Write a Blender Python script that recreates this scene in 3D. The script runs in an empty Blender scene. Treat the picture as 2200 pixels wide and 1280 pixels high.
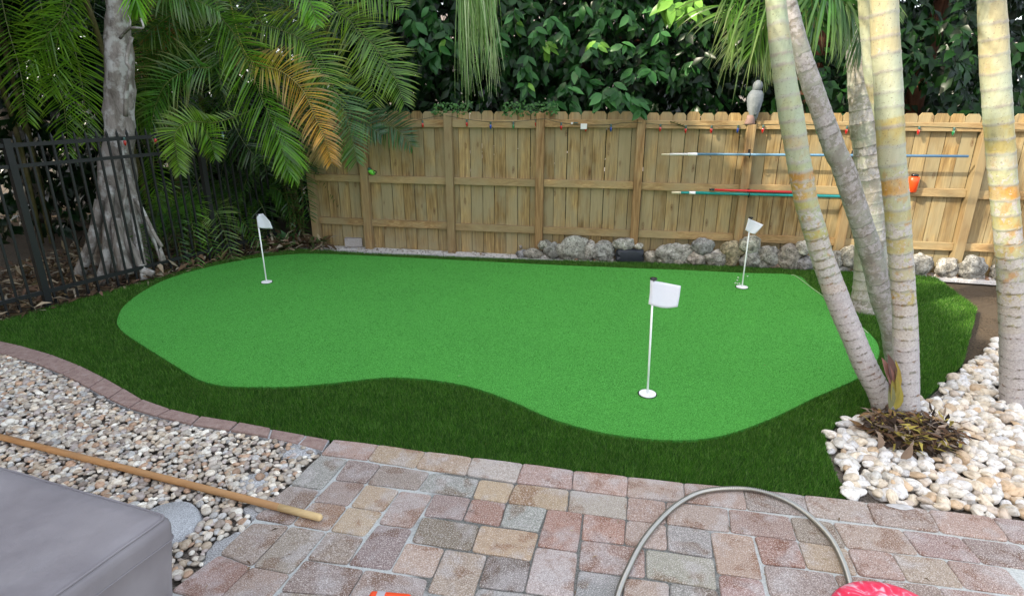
import bpy, math, random
import numpy as np
from mathutils import Vector, noise
R = random.Random(7)
NR = np.random.RandomState(7)
PI = math.pi
scene = bpy.context.scene

# ------------------------------------------------------------------ camera, light
H = 1.85
TH = math.radians(18.73)
FPX = 1283.0
cam_d = bpy.data.cameras.new('camera')
cam_d.sensor_width = 36.0
cam_d.lens = FPX / 2200 * 36
cam_d.clip_start = 0.05
cam_d.clip_end = 500
cam = bpy.data.objects.new('camera', cam_d)
scene.collection.objects.link(cam)
cam.location = (0, 0, H)
cam.rotation_euler = (PI / 2 - TH, 0, 0)
scene.camera = cam

SUN_EL = math.radians(37)
sx, sy = -0.926, -0.380
sd = Vector((sx * math.cos(SUN_EL), sy * math.cos(SUN_EL), math.sin(SUN_EL)))
world = bpy.data.worlds.new('World')
scene.world = world
world.use_nodes = True
wn = world.node_tree
wn.nodes.clear()
w_o = wn.nodes.new('ShaderNodeOutputWorld')
w_b = wn.nodes.new('ShaderNodeBackground')
w_s = wn.nodes.new('ShaderNodeTexSky')
w_s.sky_type = 'NISHITA'
w_s.sun_disc = False
w_s.sun_elevation = SUN_EL
w_s.sun_rotation = math.atan2(sx, sy)
w_s.air_density = 1.0
w_s.dust_density = 3.0
w_s.ozone_density = 1.0
w_b.inputs['Strength'].default_value = 0.15
w_h = wn.nodes.new('ShaderNodeMixRGB')                      # pale hazy veil over the whole sky
w_h.blend_type = 'ADD'; w_h.inputs[0].default_value = 1.0
w_h.inputs[2].default_value = (2.7, 2.75, 2.9, 1)
wn.links.new(w_s.outputs[0], w_h.inputs[1])
wn.links.new(w_h.outputs[0], w_b.inputs[0])
wn.links.new(w_b.outputs[0], w_o.inputs[0])
sun_d = bpy.data.lights.new('sun', 'SUN')
sun_d.energy = 3.2
sun_d.angle = math.radians(0.6)
sun_d.color = (1.0, 0.93, 0.80)
sun = bpy.data.objects.new('sun', sun_d)
scene.collection.objects.link(sun)
sun.rotation_euler = (-sd).to_track_quat('-Z', 'Y').to_euler()
sun.location = (0, 0, 12)
scene.view_settings.view_transform = 'Standard'
scene.view_settings.look = 'None'
scene.view_settings.gamma = 1
scene.view_settings.use_curve_mapping = False
scene.view_settings.exposure = 1.33
scene.view_settings.use_white_balance = True        # the photo is balanced for open shade
scene.view_settings.white_balance_temperature = 7000
scene.view_settings.white_balance_tint = 10

# ------------------------------------------------------------------ pixel -> place
CT, ST = math.cos(TH), math.sin(TH)
def ray(px, py):
    cx = (px - 1100) / FPX
    cy = (640 - py) / FPX
    return Vector((cx, CT + cy * ST, -ST + cy * CT))
def G(px, py, z=0.0):
    d = ray(px, py)
    t = (z - H) / d.z
    return Vector((d.x * t, d.y * t, z))
def atY(px, py, Y):
    d = ray(px, py)
    t = Y / d.y
    return Vector((d.x * t, Y, H + d.z * t))
def ppm(p):                                     # photo pixels per metre at a point
    return FPX / (p[1] * CT + (H - p[2]) * ST)

# ------------------------------------------------------------------ objects
WL = {}
def link(o):
    scene.collection.objects.link(o)
def thing(name, label, cat, loc, group=None):
    o = bpy.data.objects.new(name, None)
    o.empty_display_size = 0.1
    link(o)
    o.location = loc
    WL[o] = Vector(loc)
    o['label'] = label
    o['category'] = cat
    if group: o['group'] = group
    return o
def tag(o, label, cat, group=None):
    o['label'] = label
    o['category'] = cat
    if group: o['group'] = group
    return o
def mo(name, verts, faces, mat, parent=None, smooth=False, cols=None, kind=None, origin=None, lab=None):
    verts = [Vector(v) for v in verts]
    if origin is None:
        n = len(verts)
        mx = sum((v.x for v in verts)) / n
        my = sum((v.y for v in verts)) / n
        origin = Vector((mx, my, min(v.z for v in verts)))
    origin = Vector(origin)
    me = bpy.data.meshes.new(name)
    me.from_pydata([tuple(v - origin) for v in verts], [], faces)
    if smooth:
        me.polygons.foreach_set('use_smooth', [True] * len(me.polygons))
    if cols is not None:
        a = me.color_attributes.new('Col', 'FLOAT_COLOR', 'POINT')
        a.data.foreach_set('color', [c for col in cols for c in (col[0], col[1], col[2], col[3] if len(col) > 3 else 1.0)])
    if mat: me.materials.append(mat)
    o = bpy.data.objects.new(name, me)
    link(o)
    WL[o] = origin
    if parent:
        o.parent = parent
        o.location = origin - WL[parent]
    else:
        o.location = origin
    if kind: o['kind'] = kind
    if lab: o['label'] = lab
    return o
def inst(name, me, loc, rot, scale, parent=None, color=None):
    o = bpy.data.objects.new(name, me)
    link(o)
    loc = Vector(loc)
    WL[o] = loc
    if parent:
        o.parent = parent
        loc = loc - WL[parent]
    o.location = loc
    o.rotation_euler = rot
    o.scale = scale
    if color: o.color = (*color, 1)
    return o
def np_mesh(name, V, F, mat, parent=None, cols=None, kind='stuff', smooth=False):
    """V (n,3) array, F (m,k) array of one face size"""
    me = bpy.data.meshes.new(name)
    V = np.ascontiguousarray(V, dtype=np.float32)
    F = np.ascontiguousarray(F, dtype=np.int32)
    m, k = F.shape
    me.vertices.add(len(V)); me.vertices.foreach_set('co', V.ravel())
    me.loops.add(m * k); me.loops.foreach_set('vertex_index', F.ravel())
    me.polygons.add(m)
    me.polygons.foreach_set('loop_start', np.arange(0, m * k, k, dtype=np.int32))
    me.polygons.foreach_set('loop_total', np.full(m, k, dtype=np.int32))
    if smooth: me.polygons.foreach_set('use_smooth', np.ones(m, dtype=bool))
    me.update(calc_edges=True)
    if cols is not None:
        a = me.color_attributes.new('Col', 'FLOAT_COLOR', 'POINT')
        c = np.ones((len(V), 4), dtype=np.float32); c[:, :3] = cols
        a.data.foreach_set('color', c.ravel())
    me.materials.append(mat)
    o = bpy.data.objects.new(name, me)
    link(o)
    WL[o] = Vector((0, 0, 0))
    if parent:
        o.parent = parent
        o.location = -WL[parent]
    if kind: o['kind'] = kind
    return o
class MB:
    def __init__(s): s.v = []; s.f = []; s.c = []
    def add(s, v, f, c=None):
        b = len(s.v)
        s.v += [Vector(q) for q in v]
        s.f += [tuple(i + b for i in q) for q in f]
        if c is not None: s.c += (c if len(c) == len(v) and not isinstance(c[0], float) else [c] * len(v))
    def obox(s, o, a, b, c, col=None):          # origin corner + three edge vectors
        o, a, b, c = Vector(o), Vector(a), Vector(b), Vector(c)
        v = [o, o + a, o + a + b, o + b, o + c, o + a + c, o + a + b + c, o + b + c]
        s.add(v, [(0, 3, 2, 1), (4, 5, 6, 7), (0, 1, 5, 4), (1, 2, 6, 5), (2, 3, 7, 6), (3, 0, 4, 7)], col)
    def tube(s, pts, rad, n=8, col=None, cap=True):
        v, f, c = tube_geo(pts, rad, n, cap)
        s.add(v, f, None)
        if col is not None:
            s.c += [col] * len(v) if isinstance(col[0], float) else [col[min(i // n, len(col) - 1)] for i in range(len(v))]
    def build(s, name, mat, parent=None, smooth=False, kind=None, lab=None, origin=None):
        return mo(name, s.v, s.f, mat, parent, smooth, s.c if s.c else None, kind, origin, lab)
def tube_geo(pts, rad, n=8, cap=True):
    pts = [Vector(p) for p in pts]
    if not hasattr(rad, '__len__'): rad = [rad] * len(pts)
    v, f = [], []
    t0 = (pts[1] - pts[0]).normalized()
    u = t0.cross(Vector((0.13, 0.2, 0.97)))
    if u.length < 1e-3: u = t0.cross(Vector((1, 0, 0)))
    u.normalize()
    for i, p in enumerate(pts):
        t = (pts[min(i + 1, len(pts) - 1)] - pts[max(i - 1, 0)]).normalized()
        u = (u - t * u.dot(t)).normalized()
        w = t.cross(u)
        for k in range(n):
            a = 2 * PI * k / n
            v.append(p + (u * math.cos(a) + w * math.sin(a)) * rad[i])
    for i in range(len(pts) - 1):
        for k in range(n):
            a, b = i * n + k, i * n + (k + 1) % n
            f.append((a, b, b + n, a + n))
    if cap:
        f.append(tuple(range(n - 1, -1, -1)))
        f.append(tuple((len(pts) - 1) * n + k for k in range(n)))
    return v, f, n
def crom(P, m):                                  # Catmull-Rom through control points
    P = [Vector(p) for p in P]
    out = []
    Q = [P[0] * 2 - P[1]] + P + [P[-1] * 2 - P[-2]]
    seg = len(P) - 1
    for j in range(m):
        s = j / (m - 1) * seg
        i = min(int(s), seg - 1)
        t = s - i
        a, b, c, d = Q[i:i + 4]
        out.append(0.5 * ((2 * b) + (c - a) * t + (2 * a - 5 * b + 4 * c - d) * t * t + (3 * b - a - 3 * c + d) * t ** 3))
    return out
def inpoly(X, Y, poly):
    X = np.asarray(X); Y = np.asarray(Y)
    r = np.zeros(X.shape, bool)
    n = len(poly)
    for i in range(n):
        x1, y1 = poly[i]; x2, y2 = poly[(i + 1) % n]
        c = ((y1 > Y) != (y2 > Y)) & (X < (x2 - x1) * (Y - y1) / ((y2 - y1) + 1e-12) + x1)
        r ^= c
    return r
def edgedist(X, Y, poly):
    d = np.full(np.shape(X), 1e9)
    n = len(poly)
    for i in range(n):
        x1, y1 = poly[i]; x2, y2 = poly[(i + 1) % n]
        dx, dy = x2 - x1, y2 - y1
        t = np.clip(((X - x1) * dx + (Y - y1) * dy) / (dx * dx + dy * dy + 1e-12), 0, 1)
        d = np.minimum(d, np.hypot(X - x1 - t * dx, Y - y1 - t * dy))
    return d
def lerp3(a, b, t): return tuple(a[i] * (1 - t) + b[i] * t for i in range(3))

# ------------------------------------------------------------------ materials
class NT:
    def __init__(s, name, rough=0.7, spec=0.4):
        s.m = bpy.data.materials.new(name); s.m.use_nodes = True
        s.t = s.m.node_tree; s.n = s.t.nodes
        s.b = s.n['Principled BSDF']
        s.b.inputs['Roughness'].default_value = rough
        s.b.inputs['Specular IOR Level'].default_value = spec
        s.out = s.n['Material Output']
    def new(s, typ, **kw):
        q = s.n.new('ShaderNode' + typ)
        for k, v in kw.items():
            if k in q.inputs: q.inputs[k].default_value = v
            else: setattr(q, k, v)
        return q
    def l(s, a, b): s.t.links.new(a, b)
    def coord(s, scale=(1, 1, 1), rnd=True, world=False):
        tc = s.new('TexCoord')
        src = tc.outputs['Object']
        if world:
            src = s.new('NewGeometry').outputs['Position']
        mp = s.new('Mapping'); mp.inputs['Scale'].default_value = scale
        if rnd:
            oi = s.new('ObjectInfo')
            va = s.new('VectorMath', operation='SCALE'); va.inputs['Scale'].default_value = 37.0
            cb = s.new('CombineXYZ')
            s.l(oi.outputs['Random'], cb.inputs[0]); s.l(oi.outputs['Random'], cb.inputs[1]); s.l(oi.outputs['Random'], cb.inputs[2])
            s.l(cb.outputs[0], va.inputs[0])
            ad = s.new('VectorMath', operation='ADD')
            s.l(src, mp.inputs[0]); s.l(mp.outputs[0], ad.inputs[0]); s.l(va.outputs[0], ad.inputs[1])
            return ad.outputs[0]
        s.l(src, mp.inputs[0])
        return mp.outputs[0]
    def noise(s, co, scale, detail=3, rough=0.55, dist=0.0):
        q = s.new('TexNoise', Scale=scale, Detail=detail, Roughness=rough, Distortion=dist)
        s.l(co, q.inputs['Vector'])
        return q.outputs['Fac']
    def ramp(s, fac, stops, interp='LINEAR'):
        q = s.new('ValToRGB'); q.color_ramp.interpolation = interp
        e = q.color_ramp.elements
        while len(e) < len(stops): e.new(0.5)
        for i, (p, c) in enumerate(stops):
            e[i].position = p
            e[i].color = (c, c, c, 1) if not hasattr(c, '__len__') else (*c[:3], 1)
        s.l(fac, q.inputs[0])
        return q.outputs[0]
    def mix(s, f, a, b, mode='MIX'):
        q = s.new('MixRGB', blend_type=mode)
        for i, x in enumerate((f, a, b)):
            if isinstance(x, bpy.types.NodeSocket): s.l(x, q.inputs[i])
            elif hasattr(x, '__len__'): q.inputs[i].default_value = (*x[:3], 1)
            else: q.inputs[i].default_value = x if i == 0 else (x, x, x, 1)
        return q.outputs[0]
    def attr(s, nm='Col'):
        q = s.new('Attribute'); q.attribute_name = nm
        return q
    def base(s, c): s.l(c, s.b.inputs['Base Color'])
    def bump(s, h, st=0.3, dist=0.01):
        q = s.new('Bump', Strength=st, Distance=dist)
        s.l(h, q.inputs['Height']); s.l(q.outputs[0], s.b.inputs['Normal'])
        return q
def flat(name, c, rough=0.6, metal=0.0, spec=0.4, nz=0.12, sc=30):
    n = NT(name, rough, spec)
    n.b.inputs['Metallic'].default_value = metal
    f = n.noise(n.coord(), sc, 3)
    n.base(n.mix(f, tuple(x * (1 - nz) for x in c), tuple(min(1, x * (1 + nz)) for x in c)))
    return n.m
def wood_mat(name, sc, dark, light, green, knots=True):
    n = NT(name, 0.75, 0.25)
    co = n.coord(sc)
    # knots bend the grain
    lo = n.coord(tuple(x * 0.5 for x in sc))
    warp = n.noise(lo, 0.5, 2)
    g = n.noise(co, 1.0, 5, 0.6, 0.8)
    c = n.ramp(g, [(0.33, dark), (0.46, lerp3(dark, light, 0.6)), (0.62, light)])
    fine = n.noise(n.coord(tuple(x * 4 for x in sc)), 1.0, 3)
    c = n.mix(n.ramp(fine, [(0.42, 0.55), (0.6, 0.0)]), c, dark)
    oi = n.new('ObjectInfo')
    c = n.mix(n.ramp(oi.outputs['Random'], [(0.0, 0.0), (0.5, 0.2), (0.8, 0.7), (1.0, 0.9)]), c, n.mix(0.6, c, green))
    rb_ = n.new('Math', operation='MULTIPLY'); n.l(oi.outputs['Random'], rb_.inputs[0]); rb_.inputs[1].default_value = 7.31
    rf_ = n.new('Math', operation='FRACT'); n.l(rb_.outputs[0], rf_.inputs[0])
    c = n.mix(1.0, c, n.ramp(rf_.outputs[0], [(0.0, (0.80, 0.76, 0.72)), (0.5, (1.0, 0.98, 0.95)), (1.0, (1.16, 1.12, 1.06))]), 'MULTIPLY')
    st = n.noise(n.coord(tuple((0.7 if x < 5 else 9.0) for x in sc)), 1.0, 4, 0.6)
    c = n.mix(n.ramp(st, [(0.52, 0.0), (0.66, 0.6)]), c, n.mix(1.0, c, (0.62, 0.52, 0.44), 'MULTIPLY'))
    big = n.noise(n.coord(tuple((2.2 if x < 5 else 4.0) for x in sc)), 1.0, 3)
    c = n.mix(n.ramp(big, [(0.42, 0.0), (0.62, 0.75)]), c, green)
    if knots:
        v = n.new('TexVoronoi', Scale=1.0, Randomness=1.0)
        ks = tuple((3.2 if x < 5 else 9.0) for x in sc)
        ds = n.new('VectorMath', operation='ADD')
        n.l(n.coord(ks), ds.inputs[0])
        nz = n.new('TexNoise', Scale=2.0); n.l(n.coord(ks), nz.inputs['Vector'])
        sc2 = n.new('VectorMath', operation='SCALE'); sc2.inputs['Scale'].default_value = 0.25
        n.l(nz.outputs['Color'], sc2.inputs[0]); n.l(sc2.outputs[0], ds.inputs[1])
        n.l(ds.outputs[0], v.inputs['Vector'])
        rk = n.ramp(v.outputs['Color'], [(0.42, 0.0), (0.46, 1.0)])
        k = n.mix(1.0, rk, n.ramp(v.outputs['Distance'], [(0.0, 0.85), (0.05, 0.8), (0.08, 0.25), (0.11, 0.6), (0.16, 0.12), (0.24, 0.0)]), 'MULTIPLY')
        c = n.mix(k, c, (0.10, 0.045, 0.02))
    n.base(c)
    n.bump(g, 0.35, 0.004)
    return n.m
M = {}
M['picket'] = wood_mat('picket_wood', (26, 26, 1.5), (0.16, 0.098, 0.038), (0.46, 0.33, 0.148), (0.30, 0.255, 0.15))
M['rail'] = wood_mat('rail_wood', (1.6, 26, 26), (0.23, 0.135, 0.055), (0.47, 0.325, 0.16), (0.30, 0.24, 0.13), False)
M['post'] = wood_mat('post_wood', (22, 22, 1.3), (0.19, 0.105, 0.045), (0.43, 0.285, 0.135), (0.28, 0.22, 0.12))
M['iron'] = flat('black_iron', (0.010, 0.012, 0.013), 0.45)
def leaf_mat(name, rough=0.42, trans=0.22, spec=0.5, vein=False):
    n = NT(name, rough, spec)
    a = n.attr()
    f = n.noise(n.coord((1, 1, 1), True, True), 9, 3)
    c = n.mix(n.ramp(f, [(0.3, 0.75), (0.7, 1.2)]), (0, 0, 0), a.outputs['Color'])
    c = n.mix(1.0, a.outputs['Color'], n.ramp(f, [(0.3, 0.72), (0.7, 1.0)]), 'MULTIPLY')
    n.base(c)
    t = n.new('BsdfTranslucent')
    n.l(n.mix(1.0, c, (1.3, 1.5, 0.5), 'MULTIPLY'), t.inputs[0])
    ms = n.new('MixShader'); ms.inputs[0].default_value = trans
    n.l(n.b.outputs[0], ms.inputs[1]); n.l(t.outputs[0], ms.inputs[2]); n.l(ms.outputs[0], n.out.inputs[0])
    return n.m
M['leaf'] = leaf_mat('leaf', 0.30, 0.2, 0.22)
M['frond'] = leaf_mat('palm_leaflet', 0.30, 0.28, 0.42)
M['grass'] = leaf_mat('turf_blade', 0.6, 0.2, 0.25)
M['litter'] = leaf_mat('dry_leaf', 0.85, 0.1, 0.2)
def vc_mat(name, rough=0.7, spec=0.4, bs=60, bst=0.3):
    n = NT(name, rough, spec)
    f = n.noise(n.coord((1, 1, 1), True, True), bs, 4)
    n.base(n.mix(1.0, n.attr().outputs['Color'], n.ramp(f, [(0.3, 0.75), (0.7, 1.0)]), 'MULTIPLY'))
    n.bump(f, bst, 0.004)
    return n.m
M['vc'] = vc_mat('painted_by_kind')
def stone_mat(name, src):
    n = NT(name, 0.62, 0.4)
    co = n.coord((1, 1, 1), True, False)
    wco = n.coord((1, 1, 1), False, True)
    f = n.noise(wco if src == 'attr' else co, 45 if src == 'attr' else 1.8, 4, 0.6, 0.6)
    col = n.attr().outputs['Color'] if src == 'attr' else n.new('ObjectInfo').outputs['Color']
    c = n.mix(1.0, col, n.ramp(f, [(0.3, (0.62, 0.56, 0.5)), (0.55, 1.0), (0.75, (1.0, 0.95, 0.88))]), 'MULTIPLY')
    n.base(c); n.bump(n.noise(wco, 220, 3), 0.15, 0.002)
    return n.m
M['pebble_obj'] = stone_mat('pebble_stone', 'obj')
M['pebble_attr'] = stone_mat('pebble_stone_mass', 'attr')

def paver_mat():
    n = NT('tumbled_paver', 0.8, 0.3)
    oi = n.new('ObjectInfo')
    wco = n.coord((1, 1, 1), False, True)
    co = n.coord((1, 1, 1), True, False)
    base = oi.outputs['Color']
    blotch = n.noise(co, 7.0, 3, 0.5, 0.4)
    c = n.mix(n.ramp(blotch, [(0.54, 0.0), (0.60, 0.7)]), base, n.mix(1.0, base, (0.62, 0.44, 0.33), 'MULTIPLY'))
    pale = n.noise(n.coord((1.3, 1.3, 1), True), 6.0, 2, 0.5, 0.2)
    c = n.mix(n.ramp(pale, [(0.52, 0.0), (0.66, 0.5)]), c, (0.46, 0.43, 0.42))
    m2 = n.noise(wco, 38, 4, 0.6)
    c = n.mix(n.ramp(m2, [(0.35, 0.4), (0.6, 0.0)]), c, n.mix(1.0, c, (0.6, 0.58, 0.58), 'MULTIPLY'))
    sp = n.noise(wco, 210, 3, 0.75)
    c = n.mix(n.ramp(sp, [(0.53, 0.0), (0.64, 0.8)]), c, (0.72, 0.67, 0.63))
    c = n.mix(n.ramp(sp, [(0.34, 0.85), (0.47, 0.0)]), c, n.mix(1.0, c, (0.45, 0.42, 0.42), 'MULTIPLY'))
    n.base(c)
    h = n.mix(0.4, sp, m2)
    n.bump(h, 0.5, 0.004)
    return n.m
M['paver'] = paver_mat()
def edging_mat():
    n = NT('edging_brick', 0.85, 0.25)
    wco = n.coord((1, 1, 1), False, True)
    f = n.noise(wco, 25, 4, 0.6)
    c = n.ramp(f, [(0.3, (0.23, 0.145, 0.125)), (0.6, (0.33, 0.23, 0.20)), (0.8, (0.42, 0.35, 0.32))])
    sp = n.noise(wco, 260, 2)
    c = n.mix(n.ramp(sp, [(0.56, 0), (0.68, 0.6)]), c, (0.5, 0.46, 0.42))
    n.base(c); n.bump(sp, 0.5, 0.004)
    return n.m
M['edging'] = edging_mat()
def speck_mat(name, a, b, sc=140, big=6, c2=None, rough=0.9, bst=0.5):
    n = NT(name, rough, 0.2)
    wco = n.coord((1, 1, 1), False, True)
    f = n.noise(wco, sc, 3, 0.7)
    c = n.ramp(f, [(0.38, a), (0.62, b)])
    if c2 is not None:
        g = n.noise(wco, big, 4, 0.6)
        c = n.mix(n.ramp(g, [(0.42, 0), (0.62, 1)]), c, c2)
    n.base(c); n.bump(f, bst, 0.006)
    return n.m
M['soil'] = speck_mat('soil', (0.035, 0.025, 0.016), (0.11, 0.08, 0.05), 60, 4, (0.08, 0.06, 0.04))
M['whitegravel'] = speck_mat('white_gravel_ground', (0.36, 0.34, 0.32), (0.80, 0.77, 0.74), 70, 7, (0.62, 0.59, 0.56))
M['sand'] = speck_mat('grey_sand', (0.22, 0.22, 0.22), (0.66, 0.67, 0.68), 160, 10)
M['bedsoil'] = speck_mat('bed_ground', (0.07, 0.06, 0.05), (0.24, 0.21, 0.18), 90, 8)
M['cement'] = speck_mat('cement', (0.24, 0.25, 0.26), (0.62, 0.64, 0.66), 260, 8)
def joint_mat():
    n = NT('joint_sand', 0.95, 0.1)
    wco = n.coord((1, 1, 1), False, True)
    f = n.noise(wco, 150, 3, 0.7)
    white = n.ramp(f, [(0.3, (0.34, 0.36, 0.35)), (0.7, (0.62, 0.64, 0.62))])
    dark = n.ramp(f, [(0.3, (0.045, 0.045, 0.04)), (0.7, (0.24, 0.24, 0.22))])
    sp = n.new('SeparateXYZ'); n.l(n.new('NewGeometry').outputs['Position'], sp.inputs[0])
    # polymeric sand was swept into the joints at both sides of the patio only
    ad = n.new('MapRange'); n.l(sp.outputs[0], ad.inputs[0])
    ad.inputs[1].default_value = -1.3; ad.inputs[2].default_value = 1.7
    wob = n.noise(wco, 5, 3)
    s2 = n.new('Math', operation='ADD'); n.l(ad.outputs[0], s2.inputs[0])
    s3 = n.new('Math', operation='MULTIPLY'); n.l(wob, s3.inputs[0]); s3.inputs[1].default_value = 0.16
    n.l(s3.outputs[0], s2.inputs[1])
    k = n.ramp(s2.outputs[0], [(0.0, 1), (0.37, 1), (0.41, 0.06), (0.80, 0.10), (0.83, 1.0), (1, 1)])
    n.base(n.mix(k, dark, white)); n.bump(f, 0.6, 0.004)
    return n.m
M['joint'] = joint_mat()
def green_mat():
    n = NT('putting_turf', 0.85, 0.15)
    wco = n.coord((1, 1, 1), False, True)
    f = n.noise(wco, 190, 3, 0.8)
    g = n.noise(wco, 1.3, 4, 0.6)
    c = n.ramp(f, [(0.34, (0.026, 0.150, 0.022)), (0.5, (0.064, 0.325, 0.050)), (0.66, (0.15, 0.54, 0.12))])
    n.base(n.mix(n.ramp(g, [(0.35, 0.0), (0.65, 0.30)]), c, (0.085, 0.40, 0.065)))
    n.bump(f, 0.8, 0.006)
    return n.m
M['green'] = green_mat()
M['turfbase'] = speck_mat('turf_backing', (0.012, 0.04, 0.006), (0.025, 0.075, 0.012), 200)
def rock_mat():
    n = NT('limestone', 0.9, 0.2)
    co = n.coord((1, 1, 1), True, False)
    f = n.noise(co, 16, 6, 0.68, 0.5)
    c = n.ramp(f, [(0.30, (0.07, 0.068, 0.06)), (0.45, (0.27, 0.26, 0.235)), (0.58, (0.45, 0.44, 0.41)), (0.72, (0.68, 0.67, 0.64))])
    c = n.mix(1.0, c, n.new('ObjectInfo').outputs['Color'], 'MULTIPLY')
    pit = n.noise(co, 60, 3, 0.6)
    c = n.mix(n.ramp(pit, [(0.36, 0.75), (0.46, 0)]), c, (0.05, 0.048, 0.042))
    n.base(c)
    h = n.mix(0.5, f, pit)
    n.bump(h, 1.0, 0.02)
    return n.m
M['rock'] = rock_mat()
def bark_mat(name, a, b, c3, sc=(1, 1, 0.35)):
    n = NT(name, 0.9, 0.15)
    co = n.coord(sc, False, True)
    f = n.noise(co, 14, 5, 0.65, 0.5)
    g = n.noise(n.coord((1, 1, 1), False, True), 7, 4, 0.6)
    c = n.ramp(f, [(0.3, a), (0.6, b)])
    c = n.mix(n.ramp(g, [(0.5, 0), (0.62, 0.8)]), c, c3)
    n.base(c); n.bump(f, 0.8, 0.02)
    return n.m
M['bark_grey'] = bark_mat('grey_bark', (0.10, 0.085, 0.07), (0.30, 0.27, 0.24), (0.52, 0.52, 0.49))
M['bark_red'] = bark_mat('reddish_bark', (0.03, 0.015, 0.009), (0.11, 0.05, 0.03), (0.07, 0.035, 0.02))
M['stem'] = bark_mat('cane_stem', (0.03, 0.04, 0.012), (0.10, 0.09, 0.03), (0.14, 0.12, 0.06))
def palmtrunk_mat(orange=True, name='ringed_palm_trunk'):
    n = NT(name, 0.6, 0.3)
    wco = n.coord((1, 1, 1), False, True)
    at = n.attr()
    streak = n.noise(n.coord((1, 1, 0.12), False, True), 60, 4, 0.6)
    c = n.mix(1.0, at.outputs['Color'], n.ramp(streak, [(0.3, 0.8), (0.7, 1.0)]), 'MULTIPLY')
    hue = n.noise(n.coord((1, 1, 0.6), False, True), 11, 3, 0.5)
    pk = n.new('MapRange'); n.l(at.outputs['Alpha'], pk.inputs[0]); pk.inputs[1].default_value = 0.75; pk.inputs[2].default_value = 0.3
    hm = n.mix(1.0, n.ramp(hue, [(0.45, 0.0), (0.56, 0.7)]), pk.outputs[0], 'MULTIPLY')
    c = n.mix(hm, c, n.mix(0.45, c, (0.40, 0.49, 0.40)))
    og = n.noise(n.coord((1, 1, 0.5), False, True), 17, 3, 0.5)
    ok = n.mix(1.0, n.ramp(og, [(0.54, 0.0), (0.62, 0.65 if orange else 0.0)]), n.ramp(at.outputs['Alpha'], [(0.26, 0.0), (0.42, 1.0), (0.78, 1.0), (0.88, 0.0)]), 'MULTIPLY')
    c = n.mix(ok, c, n.mix(1.0, c, (1.15, 0.60, 0.33), 'MULTIPLY'))
    l1 = n.noise(wco, 30, 5, 0.66, 0.3)
    ad = n.new('Math', operation='ADD'); n.l(l1, ad.inputs[0])
    al = n.new('MapRange'); n.l(at.outputs['Alpha'], al.inputs[0]); al.inputs[3].default_value = -0.28; al.inputs[4].default_value = 0.34
    n.l(al.outputs[0], ad.inputs[1])
    k = n.ramp(ad.outputs[0], [(0.49, 0), (0.57, 0.8)])
    c = n.mix(k, c, n.ramp(n.noise(wco, 90, 3), [(0.3, (0.34, 0.315, 0.32)), (0.7, (0.52, 0.50, 0.505))]))
    dk = n.noise(wco, 120, 2)
    c = n.mix(n.ramp(dk, [(0.30, 0.6), (0.38, 0)]), c, (0.13, 0.10, 0.09))
    n.base(c); n.bump(l1, 0.4, 0.006)
    return n.m
M['palmtrunk'] = palmtrunk_mat()
M['greytrunk'] = palmtrunk_mat(False, 'grey_ringed_palm_trunk')
M['white'] = flat('white_plastic', (0.88, 0.89, 0.90), 0.45, nz=0.02)
def cloth_white():
    n = NT('flag_cloth', 0.8, 0.2)
    n.b.inputs['Base Color'].default_value = (0.86, 0.88, 0.95, 1)
    t = n.new('BsdfTranslucent'); t.inputs[0].default_value = (0.75, 0.78, 0.85, 1)
    ms = n.new('MixShader'); ms.inputs[0].default_value = 0.25
    n.l(n.b.outputs[0], ms.inputs[1]); n.l(t.outputs[0], ms.inputs[2]); n.l(ms.outputs[0], n.out.inputs[0])
    w = n.noise(n.coord((1, 1, 1), False, True), 25, 2); n.bump(w, 0.3, 0.01)
    return n.m
M['flag'] = cloth_white()
M['black'] = flat('black_plastic', (0.008, 0.008, 0.009), 0.2, spec=0.6)
M['blackrock'] = flat('black_stone', (0.018, 0.022, 0.03), 0.45, sc=40, nz=0.4)
M['steel'] = flat('stainless_steel', (0.40, 0.395, 0.36), 0.38, 1.0)
M['handle'] = wood_mat('handle_wood', (3, 22, 22), (0.33, 0.165, 0.07), (0.45, 0.25, 0.11), (0.40, 0.23, 0.11), False)
M['handle_tip'] = wood_mat('raw_handle_wood', (3, 22, 22), (0.52, 0.37, 0.18), (0.70, 0.54, 0.31), (0.62, 0.47, 0.25), False)
def cover_mat():
    n = NT('cover_fabric', 0.85, 0.2)
    wco = n.coord((1, 1, 1), False, True)
    f = n.noise(wco, 5, 3)
    n.base(n.ramp(f, [(0.35, (0.20, 0.185, 0.195)), (0.65, (0.25, 0.235, 0.245))]))
    cr = n.noise(n.coord((1, 1, 0.5), False, True), 5, 3, 0.5, 0.15)
    n.bump(n.mix(0.05, cr, n.noise(wco, 500, 2)), 0.55, 0.04)
    return n.m
M['cover'] = cover_mat()
def marble_red():
    n = NT('marbled_red_plastic', 0.4, 0.5)
    wco = n.coord((1, 1, 1), False, True)
    f = n.noise(wco, 14, 5, 0.6, 1.6)
    n.base(n.ramp(f, [(0.42, (0.82, 0.02, 0.075)), (0.54, (0.85, 0.06, 0.14)), (0.62, (0.80, 0.42, 0.50)), (0.75, (0.80, 0.60, 0.66))]))
    return n.m
M['redplastic'] = marble_red()
M['orange'] = flat('orange_red_plastic', (0.85, 0.075, 0.015), 0.35, nz=0.04)
M['teal'] = flat('teal_metal', (0.01, 0.28, 0.27), 0.35)
M['blue'] = flat('blue_metal', (0.10, 0.22, 0.34), 0.4)
M['redpole'] = flat('red_metal', (0.60, 0.03, 0.035), 0.4)
M['cream'] = flat('cream_plastic', (0.62, 0.55, 0.38), 0.5)
M['whitepole'] = flat('white_metal', (0.66, 0.67, 0.66), 0.4)
M['wire'] = flat('green_wire', (0.015, 0.035, 0.02), 0.5)
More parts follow.
